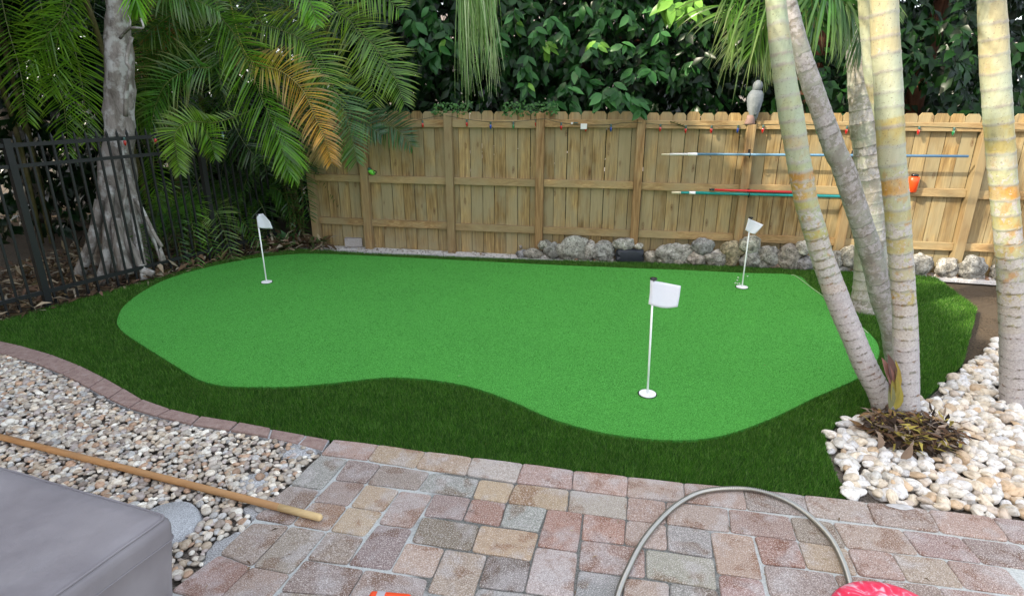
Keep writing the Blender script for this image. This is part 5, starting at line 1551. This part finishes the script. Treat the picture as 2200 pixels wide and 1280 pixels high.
# ------------------------------------------------------------------ flags
def flagstick(base_px, top_px, cloth, lab, disc_w=36):
    b = G(*base_px, 0.012); t_ = atY(*top_px, b.y)
    root = thing('golf_flag', lab, 'golf flag', b, 'putting green flags')
    mb = MB(); mb.tube([b, b.lerp(t_, .5), t_], 0.0068, 10); mb.build('pole', M['white'], root, True)
    # cup disc
    n = 28; r_ = disc_w / 2 / ppm(b)
    v = [(b.x + math.cos(2 * PI * i / n) * r_, b.y + math.sin(2 * PI * i / n) * r_, 0.013) for i in range(n)] + [(b.x + math.cos(2 * PI * i / n) * r_, b.y + math.sin(2 * PI * i / n) * r_, 0.019) for i in range(n)]
    f = [tuple(range(n, 2 * n))] + [(i, (i + 1) % n, (i + 1) % n + n, i + n) for i in range(n)]
    mo('cup_disc', v, f, M['white'], root)
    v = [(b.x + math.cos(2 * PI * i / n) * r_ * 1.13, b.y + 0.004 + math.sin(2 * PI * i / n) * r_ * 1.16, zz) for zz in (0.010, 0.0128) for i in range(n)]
    mo('cup_shadow', v, f, M['black'], root)  # dark disc under the cup disc, standing in for the shadow behind it
    # knob
    prof = [(0.0, -0.012), (0.010, -0.012), (0.010, -0.004), (0.020, -0.002), (0.0235, 0.004), (0.019, 0.010), (0.0, 0.013)]
    v, f = [], []; n = 18
    for rr_, zz in prof:
        for i in range(n): v.append(t_ + Vector((math.cos(2 * PI * i / n) * rr_, math.sin(2 * PI * i / n) * rr_, zz + 0.006)))
    for j in range(len(prof) - 1):
        for i in range(n): f.append((j * n + i, j * n + (i + 1) % n, (j + 1) * n + (i + 1) % n, (j + 1) * n + i))
    mo('knob', v, f, M['black'], root, True)
    # cloth: grid between hoist and fly edges given as px rows (left..right, dy bulge)
    V, F = [], []; nu, nv = 14, 10
    rows = cloth  # list of (hoist px, fly px) from top to bottom
    for j in range(nv + 1):
        tj = j / nv * (len(rows) - 1); k = min(int(tj), len(rows) - 2); ft = tj - k
        h0 = Vector(rows[k][0]).lerp(Vector(rows[k + 1][0]), ft); f0 = Vector(rows[k][1]).lerp(Vector(rows[k + 1][1]), ft)
        for i in range(nu + 1):
            s = i / nu; q = h0.lerp(f0, s)
            sag = rows[0][2] * math.sin(PI * s) * (j / nv)
            V.append(atY(q.x, q.y + sag, b.y - 0.009 + 0.014 * math.sin(s * 4.2 + j * 0.12) * s))
    for j in range(nv):
        for i in range(nu): F.append((j * (nu + 1) + i, j * (nu + 1) + i + 1, (j + 1) * (nu + 1) + i + 1, (j + 1) * (nu + 1) + i))
    fl = mo('flag_cloth', V, F, M['flag'], root, True)
    m = fl.modifiers.new('thick', 'SOLIDIFY'); m.thickness = 0.0008
    mb = MB()
    mb.tube([V[i * (nu + 1)] + Vector((0.002, 0.009, 0)) for i in range(nv + 1)], 0.0088, 8); mb.build('sleeve', M['flag'], root, True)
    return root
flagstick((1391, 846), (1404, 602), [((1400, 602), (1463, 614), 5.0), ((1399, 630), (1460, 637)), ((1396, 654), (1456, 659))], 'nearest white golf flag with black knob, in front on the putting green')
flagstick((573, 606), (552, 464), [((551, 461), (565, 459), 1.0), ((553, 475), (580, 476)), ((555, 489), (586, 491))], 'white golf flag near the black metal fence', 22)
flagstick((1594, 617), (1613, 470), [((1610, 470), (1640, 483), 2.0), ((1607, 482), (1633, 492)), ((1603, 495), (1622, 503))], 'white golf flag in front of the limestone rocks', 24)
for j, (x, y) in enumerate([(1580, 608), (1585, 609), (1589, 609), (1584, 602), (1606, 593), (1586, 596)]):
    o = inst('white_crumb', RKM[j][0], G(x, y, 0.018), (0, 0, j), (0.008, 0.007, 0.006), None, (0.85, 0.85, 0.85))
    tag(o, ['tiny white crumb farthest from the cup on the green near the rocks', 'second tiny white crumb from the fence side of the far cup', 'tiny white crumb closest to the far cup disc', 'tiny white crumb a little behind the row of crumbs', 'tiny white crumb alone behind the far flag pole', 'topmost tiny white crumb left of the far cup'][j], 'crumb', 'white crumbs beside the far cup')

# ------------------------------------------------------------------ things on the fence
def pole_thing(name, segs, lab, cat, w=0.14):
    root = thing(name, lab, cat, FP(*((FU(segs[0][0][0], segs[0][0][1], w)[0]), w, 0)))
    for (a, b, r_, mat, nm) in segs:
        ua, za = FU(a[0], a[1], w); ub, zb = FU(b[0], b[1], w)
        mb = MB(); mb.tube([FP(ua, w, za), FP((ua + ub) / 2, w, (za + zb) / 2), FP(ub, w, zb)], r_, 10); mb.build(nm, M[mat], root, True)
    return root
pole_thing('telescopic_pole', [((1421, 332), (1440, 332), 0.010, 'cream', 'tip'), ((1439, 332), (1500, 331.5), 0.013, 'whitepole', 'inner_tube'), ((1478, 331.6), (1498, 331.5), 0.016, 'white', 'collar'),
            ((1497, 331.5), (2080, 336), 0.0135, 'blue', 'outer_tube')], 'upper blue and white telescopic pool pole hung across the fence', 'pool pole')
pole_thing('telescopic_pole', [((1443, 414), (1463, 414), 0.015, 'cream', 'grip'), ((1462, 414), (1485, 414.3), 0.013, 'teal', 'inner_tube'), ((1481, 414.2), (1494, 414.4), 0.017, 'white', 'collar'),
            ((1493, 414.4), (1880, 424), 0.0165, 'teal', 'outer_tube')], 'lower teal pool pole hung across the fence', 'pool pole')
pole_thing('red_pole', [((1524, 407.5), (1535, 408), 0.014, 'black', 'end_cap'), ((1534, 408), (1705, 413), 0.0125, 'redpole', 'tube')], 'red pole with black end lying on top of the teal pole', 'pole', 0.155)
def hook(px, py, lab, strap=False):
    u, z = FU(px, py, 0.1)
    root = thing('wall_hook', lab, 'hook', FP(u, 0.1, z), 'hooks holding the poles')
    mb = MB()
    mb.tube(crom([FP(u, 0.09, z + .03), FP(u, 0.12, z - 0.012), FP(u, 0.145, z - .034), FP(u, 0.17, z - .015), FP(u, 0.175, z + .02)], 12), 0.005, 7); mb.build('hook_arm', M['black'], root, True)
    mb = MB(); mb.obox(FP(u - .012, .0965, z - .02), Fd * .024, Fn * .004, UP * .07); mb.build('back_plate', M['black'], root)
hook(1609, 331, 'black hook on the fence post under the upper pole'); hook(1607, 416, 'black hook on the fence post under the teal pole')
hook(1831, 334, 'black hook for the upper pole on the post behind the grey palms'); hook(1829, 421, 'black hook for the teal pole on the post behind the grey palms')
# owl decoy
ou, oz = FU(1618, 268, 0.05)
ob = FP(post_u[5], 0.05, post_h[5])
owl = thing('bird_decoy', 'grey plastic owl decoy perched on a fence post with its back turned', 'owl decoy', ob)
s_ = 1 / ppm(ob)
cx0 = ob.x
def lathe(c, prof, n=18, fy=0.85, tiltx=0.0):
    v, f = [], []
    for (r_, z, ox) in prof:
        for i in range(n): v.append(Vector((c.x + ox + math.cos(2 * PI * i / n) * r_, c.y + math.sin(2 * PI * i / n) * r_ * fy, c.z + z)))
    for j in range(len(prof) - 1):
        for i in range(n): f.append((j * n + i, j * n + (i + 1) % n, (j + 1) * n + (i + 1) % n, (j + 1) * n + i))
    f.append(tuple(range(n - 1, -1, -1))); f.append(tuple((len(prof) - 1) * n + i for i in range(n)))
    return v, f
v, f = lathe(ob, [(10*s_, 0, -4*s_), (11*s_, 4*s_, -4*s_), (9*s_, 12*s_, -3*s_), (8*s_, 20*s_, -3*s_)]); mo('base', v, f, M['owlbase'], owl, True)
prof = []
for (w, z, ox) in [(4, 8, 4), (7, 14, 3), (10, 22, 2), (9.4, 22.6, 2), (13.5, 31, 1), (12.8, 31.8, 1), (15.5, 42, 1), (14.9, 42.8, 1), (17, 50, 1), (16.4, 50.8, 1), (17, 56, 1), (16.5, 56.7, 1), (15.5, 63, 2), (14.5, 63.8, 2), (12, 68, 2), (8.5, 71, 2)]:
    prof.append((w * s_, z * s_, ox * s_))
v, f = lathe(ob, prof); mo('body', v, f, M['owl'], owl, True)
v, f = lathe(ob, [(8*s_, 69*s_, 2*s_), (9.5*s_, 73*s_, 3*s_), (10.2*s_, 79*s_, 3.5*s_), (8.5*s_, 85*s_, 3.5*s_), (4.5*s_, 89*s_, 3.5*s_), (1*s_, 90*s_, 3.5*s_)], fy=1.0); mo('head', v, f, M['owl'], owl, True)
for sgn in (-1, 1):
    v, f = leaf_geo(Vector((ob.x + (1 + sgn * 9) * s_, ob.y - 12 * s_, ob.z + 64 * s_)), (-0.25 * sgn, 0.05, -1), (sgn * 0.5, -1, 0), 48 * s_, 20 * s_, -0.06, -0.4)
    w_ = mo('wing', v, f, M['owl'], owl, True); m = w_.modifiers.new('t', 'SOLIDIFY'); m.thickness = 0.008
# green toy on the middle rail
tu, tz = FU(800, 378, 0.03)
tc = FP(tu, 0.03, 0.912)
toy = thing('plastic_toy', 'small lime green plastic toy sitting on the middle rail beside a post', 'toy', tc)
v = []
for q in IV3:
    qv = Vector(q); v.append(tc + Vector((qv.x * 0.045 - 0.005, qv.y * 0.022, 0.036 + qv.z * 0.032 - qv.x * 0.014)))
mo('body', v, [tuple(x) for x in IF3.tolist()], M['lime'], toy, True)
v = [tc + Vector((q[0] * 0.030 - 0.035, q[1] * 0.018, 0.072 + q[2] * 0.022)) for q in IV2]
mo('top', v, [tuple(x) for x in IF2.tolist()], flat('dark_green_plastic', (0.02, 0.10, 0.06), 0.4), toy, True)
mb = MB(); cc = tc + Vector((0.040, -0.018, 0.038))
mb.tube([cc + Vector((math.cos(a) * 0.017, 0, math.sin(a) * 0.020)) for a in np.linspace(0, 2 * PI, 17)], 0.004, 6, cap=False); mb.build('ring', M['black'], toy, True)
# orange thing hanging at the right
q = atY(1962, 395, FP(FU(1962, 395, .07)[0], .07, 0).y)
ot = thing('orange_bucket', 'small orange plastic container hanging on the fence right of the palms', 'container', q)
v, f = lathe(q, [(0.03, -0.09, 0), (0.045, -0.08, 0), (0.05, 0.02, 0), (0.052, 0.07, 0), (0.03, 0.075, 0)]); mo('body', v, f, M['orange'], ot, True)
v, f = lathe(q, [(0.031, 0.0755, 0), (0.036, 0.08, 0), (0.036, 0.10, 0), (0.01, 0.105, 0)]); mo('lid', v, f, M['black'], ot, True)

# string lights on the wooden fence
sl = thing('string_lights', 'green wire of coloured bulbs along the top rail of the wooden fence', 'string lights', FP(3, 0.05, 1.58))
WIRE_PX = [(880, 262), (906, 257), (940, 250), (965, 250), (1003, 257), (1054, 262), (1103, 262), (1152, 257), (1172, 256), (1206, 264), (1256, 269), (1313, 268), (1340, 264), (1368, 264), (1419, 268), (1474, 270), (1529, 271), (1586, 270), (1604, 268), (1640, 268), (1757, 268), (1822, 270), (1960, 272), (2100, 276), (2200, 280)]
wp = []
for (x, y) in WIRE_PX:
    w = 0.05 if min(abs(x - p[0]) for p in POSTS) > 14 else 0.102
    u, z = FU(x, y, w); wp.append(FP(u, w, z))
mb = MB(); mb.tube(crom(wp, 160), 0.0026, 5); mb.build('wire', M['wire'], sl, True)
def bulb(p, col, parent, sc=1.0):
    v, f = lathe(p, [(0.009 * sc, 0.0, 0), (0.0105 * sc, -0.006 * sc, 0), (0.0105 * sc, -0.026 * sc, 0), (0.009 * sc, -0.03 * sc, 0)], 10, 1.0)
    s = mo('socket', v, f, M['socket'], parent, True)
    p2 = p - UP * 0.030 * sc
    v, f = lathe(p2, [(0.008 * sc, 0.0, 0), (0.0135 * sc, -0.010 * sc, 0), (0.0145 * sc, -0.022 * sc, 0), (0.011 * sc, -0.037 * sc, 0), (0.005 * sc, -0.050 * sc, 0), (0.001, -0.055 * sc, 0)], 12, 1.0)
    mo('bulb', v, f, M['bulb_' + col], parent, True)
for (x, y, c) in [(908, 259, 'red'), (1003, 257, 'red'), (1054, 262, 'blue'), (1103, 262, 'green'), (1152, 257, 'red'), (1206, 264, 'red'), (1259, 267, 'red'), (1313, 267, 'blue'), (1419, 267, 'red'), (1474, 270, 'red'), (1529, 270, 'red'), (1586, 269, 'blue'),
                  (1640, 269, 'red'), (1757, 270, 'green'), (1820, 271, 'red'), (1975, 272, 'red'), (2050, 274, 'green')]:
    u, z = FU(x, y, 0.052); bulb(FP(u, 0.058, z), c, sl)
for (x, y, w, h) in [(1227, 263, 0.022, 0.02), (1233, 263, 0.045, 0.012)]:
    u, z = FU(x, y, 0.05); mb = MB(); mb.obox(FP(u, 0.047, z - h), Fd * w, Fn * 0.014, UP * h); mb.build('connector', M['whitepole'] if w < .03 else M['socket'], sl)
u, z = FU(1248, 266, 0.05); mb = MB(); mb.obox(FP(u, 0.0465, z - 0.058), Fd * 0.07, Fn * 0.03, UP * 0.058); pl = mb.build('plug_box', M['whitepole'], sl)
# string lights on the metal fence
s2 = thing('string_lights', 'three coloured bulbs on a wire along the top of the black metal fence', 'string lights', IP(1.5, 1.46))
def ifence_pt(px, py):
    return min(((abs(proj(IP(t / 100, 1.46))[0] - px), t / 100) for t in range(0, 380)))[1]
tt_ = [ifence_pt(x, 0) for x in (262, 328, 474)]
mb = MB(); ws = []
for i in range(40):
    t = ifL * i / 39; ws.append(IP(t, 1.462 + 0.012 * math.sin(t * 7), 0.018 * (-1)))
mb.tube(ws, 0.0026, 5); mb.build('wire', M['wire'], s2, True)
side = -1 if IP(1, 0, 0.1).x < IP(1, 0, 0).x else 1
for t, c in zip(tt_, ('red', 'red', 'clear')):
    bulb(IP(t, 1.455, 0.03 * side), c, s2)
# twig on the wooden fence
u, z = FU(1440, 262, 0.06); u2, z2 = FU(1474, 274, 0.06)
mb = MB(); mb.tube([FP(u, .06, z), FP((u + u2) / 2, .07, (z + z2) / 2 + .006), FP(u2, .055, z2)], [0.006, 0.004, 0.002], 6)
for j in range(8):
    t = 0.15 + j * .09; pp = FP(u + (u2 - u) * t, .065, z + (z2 - z) * t); mb.tube([pp, pp + Vector((0.03, 0, 0.012 * (-1) ** j))], 0.003, 4)
o = mb.build('dry_twig', M['stem'], None, True); tag(o, 'dry brown twig caught on the fence wire right of the fifth post', 'twig')
# vine sprigs over the fence top
def vine(px0, px1, py, n, lab, big=0.035):
    u0, z0 = FU(px0, py); u1, z1 = FU(px1, py)
    root = thing('creeper_vine', lab, 'vine', FP((u0 + u1) / 2, 0, 1.6))
    mb = MB(); mb.tube(crom([FP(u0 + (u1 - u0) * t, -0.02 + 0.03 * math.sin(t * 9), 1.685 + 0.03 * math.sin(t * 13)) for t in np.linspace(0, 1, 9)], 24), 0.003, 5); mb.build('vine_stem', M['stem'], root, True)
    mb = MB()
    for i in range(n):
        p = FP(u0 + (u1 - u0) * R.random(), R.uniform(-.05, .05), 1.69 + R.uniform(-.06, .08)); l = big * R.uniform(.6, 1.3)
        v, f = leaf_geo(p, (R.uniform(-1, 1), R.uniform(-.6, .1), R.uniform(-1, .6)), (R.uniform(-.4, .4), -1, .5), l, l * .55)
        mb.add(v, f, [scale_col((0.06, 0.17, 0.04), R.uniform(.6, 1.3))] * len(v))
    o = mb.build('leaves', M['leaf'], root, True); o['kind'] = 'stuff'
vine(1083, 1200, 232, 230, 'small leaved green creeper trailing over the fence top near the middle post')
vine(930, 1010, 226, 130, 'sparse creeper sprigs poking above the fence top left of the middle')
wd = thing('weed', 'small green weed growing at the foot of the metal fence behind the flag', 'plant', G(615, 500))
for j in range(7):
    p0 = atY(618, 515, 7.55); a = j * 0.9; v, f = leaf_geo(p0, (math.cos(a), -0.3, 0.6 + 0.2 * math.sin(a)), (0, -.6, 1), 0.15, 0.06)
    mo('leaf', v, f, M['leaf'], wd, True, [(0.035, 0.11, 0.03)] * len(v))

# ------------------------------------------------------------------ foreground things
# wooden handle
a, b = G(-130, 905, 0.02), G(690, 1112, 0.02)
wh = thing('wooden_pole', 'varnished wooden pole lying across pebbles onto the pavers', 'wooden pole', b)
d = (b - a).normalized()
m_ = b - d * 0.23
mb = MB(); mb.tube([a, a.lerp(m_, .5), m_], 0.0175, 14); mb.build('shaft', M['handle'], wh, True)
mb = MB(); mb.tube([m_, b - d * 0.012, b - d * 0.004, b + d * .003], [0.0174, 0.0172, 0.015, 0.008], 14); mb.build('raw_end', M['handle_tip'], wh, True)
# steel hose
hp = [(1312, 1330), (1332, 1262), (1350, 1220), (1377, 1168), (1410, 1125), (1452, 1085), (1502, 1058), (1560, 1049), (1622, 1052), (1682, 1071), (1732, 1102), (1780, 1150), (1808, 1200), (1825, 1250), (1833, 1300), (1835, 1350)]
hc = crom([G(x, y, 0.017) for x, y in hp], 900)
v, f, _ = tube_geo(hc, [0.0108 + 0.0020 * (1 if (i // 2) % 2 else -1) for i in range(900)], 12)
hs = mo('metal_hose', v, f, M['steel'], None, True); tag(hs, 'looped corrugated stainless steel garden hose lying on the pavers', 'hose')
# covered furniture
zc = 0.72
c0 = G(372, 1098, zc); e1 = (G(246, 1062, zc) - c0).normalized(); e2 = (G(246, 1186, zc) - c0).normalized()
L1, L2 = 1.5, 1.1
cv = thing('furniture_cover', 'taupe fabric cover over a piece of patio furniture', 'furniture cover', (c0.x, c0.y, 0))
def wr(p, s=1.0): return 0.010 * s * noise.noise(p * 5) + 0.005 * s * noise.noise(p * 13)
def rrect(ins, nper=34, rad=0.028):                   # rounded rectangle loop, inset by ins, in (s, t) metres along e1, e2
    P = []
    r_ = max(0.012, rad - ins * 0.6)
    a0, b0, a1, b1 = ins, ins, L1 - ins, L2 - ins
    for (ca, cb, st) in ((a0 + r_, b0 + r_, PI), (a1 - r_, b0 + r_, 1.5 * PI), (a1 - r_, b1 - r_, 0), (a0 + r_, b1 - r_, 0.5 * PI)):
        for k in range(7):
            a = st + 0.5 * PI * k / 6; P.append((ca + r_ * math.cos(a), cb + r_ * math.sin(a)))
    out = []; n = len(P)
    for i in range(n):
        p, q = P[i], P[(i + 1) % n]; d_ = math.hypot(q[0] - p[0], q[1] - p[1]); m = max(1, int(round(d_ / 0.03))) if d_ > 0.1 else 1
        if d_ > 0.1: m = 34
        for k in range(m): out.append((p[0] + (q[0] - p[0]) * k / m, p[1] + (q[1] - p[1]) * k / m))
    return out
levels = [(0.40, 0.0), (0.30, 0.0), (0.20, 0.0), (0.12, 0.0), (0.06, -0.001), (0.03, -0.004), (0.012, -0.013), (0.002, -0.026), (0.0, -0.045), (0.004, -0.075), (0.003, -0.085), (0.008, -0.10)] + [(0.008 + 0.085 * k / 16, -0.10 - 0.62 * k / 16) for k in range(1, 17)]
V_, F_ = [], []; nL = None; loops = []
for (ins, dz) in levels:
    lp = rrect(ins); nL = len(lp); row = []
    for i, (a, b) in enumerate(lp):
        p = c0 + e1 * a + e2 * b + UP * dz
        cen = c0 + e1 * L1 / 2 + e2 * L2 / 2; o_ = Vector((p.x - cen.x, p.y - cen.y, 0)).normalized()
        if dz > -0.01: p += UP * (wr(p) * 1.0 - 0.015 * min(1, ins / 0.3))
        elif dz < -0.10:
            w_ = min(1, (-dz - 0.10) / 0.25)
            p += o_ * w_ * (0.011 * math.sin(i * 0.55 + 1.5 * math.sin(i * 0.21)) + 0.012 * noise.noise(Vector((i * 0.13, dz * 2, 3))) + 0.006 * noise.noise(p * 14))
        p += o_ * 0.003 * noise.noise(p * 9)
        row.append(len(V_)); V_.append(p)
    loops.append(row)
F_.append(tuple(loops[0]))
for j in range(len(loops) - 1):
    for i in range(nL): F_.append((loops[j][(i + 1) % nL], loops[j][i], loops[j + 1][i], loops[j + 1][(i + 1) % nL]))
mo('cover_body', V_, F_, M['cover'], cv, True)
for lv, rd in ((6, 0.0042), (10, 0.0028)):
    mb = MB(); pts_ = [V_[k] + UP * 0.001 for k in loops[lv]]; mb.tube(pts_ + pts_[:1], rd, 6, cap=False); mb.build('seam', M['cover'], cv, True)
# red marbled disc
rc = G(1925, 1330, 0.05); V_, F_ = [], []
prof = [(0.0, 0.050), (0.10, 0.049), (0.165, 0.044), (0.192, 0.035), (0.202, 0.020), (0.196, 0.004), (0.17, -0.001)]; n = 48
for r_, z in prof:
    for i in range(n):
        a = 2 * PI * i / n; V_.append((rc.x + math.cos(a) * r_ * 1.08, rc.y + math.sin(a) * r_ * 1.0, z + 0.006 + 0.003 * noise.noise(Vector((math.cos(a) * r_ * 12, math.sin(a) * r_ * 12, 0)))))
for j in range(len(prof) - 1):
    for i in range(n): F_.append((j * n + i, (j + 1) * n + i, (j + 1) * n + (i + 1) % n, j * n + (i + 1) % n))
o = mo('plastic_disc', V_, F_, M['redplastic'], None, True); tag(o, 'round red and white marbled plastic disc lying on the pavers beside the hose', 'disc')
# orange red tool at the bottom edge
tl = thing('plastic_tool', 'bright orange red plastic tool lying on the pavers below the hose side', 'tool', G(838, 1285))
tl['label'] = 'bright orange red plastic tool on the mauve pavers at the near edge'
def rbox(c, dx, dy, dz, rot, mat, name, parent, bev=0.012):
    ax = Vector((math.cos(rot), math.sin(rot), 0)); ay = Vector((-math.sin(rot), math.cos(rot), 0))
    mb = MB(); mb.obox(c - ax * dx / 2 - ay * dy / 2, ax * dx, ay * dy, UP * dz); o = mb.build(name, mat, parent, True)
    m = o.modifiers.new('b', 'BEVEL'); m.width = bev; m.segments = 4; return o
tc_ = G(838, 1293, 0.0)
rbox(tc_, 0.165, 0.05, 0.032, -0.10, M['orange'], 'body', tl, 0.014)
rbox(tc_ + Vector((-0.035, 0.006, 0.0315)), 0.032, 0.03, 0.004, -0.10, flat('grey_label', (0.42, 0.40, 0.42), 0.5), 'grip_pad', tl, 0.002)
rbox(tc_ + Vector((0.11, -0.012, 0.0)), 0.06, 0.035, 0.024, -0.10, M['orange'], 'nose', tl, 0.010)
scr = []
litter([G(*p)[:2] for p in [(300, 700), (700, 600), (1500, 600), (1850, 740), (1800, 1050), (1300, 1000), (700, 930), (300, 820)]], 45, 'leaf_specks', 'tiny leaf scraps scattered over the artificial grass', 0.006, 0.02, LT + [(0.6, 0.55, 0.4)], (0.016, 0.024))
litter([G(*p)[:2] for p in [(720, 950), (1950, 1110), (2200, 1270), (400, 1270)]], 60, 'paver_scraps', 'dry grass blades and tiny twigs scattered on the pavers', 0.008, 0.04, LT, (0.003, 0.006))
print('done')
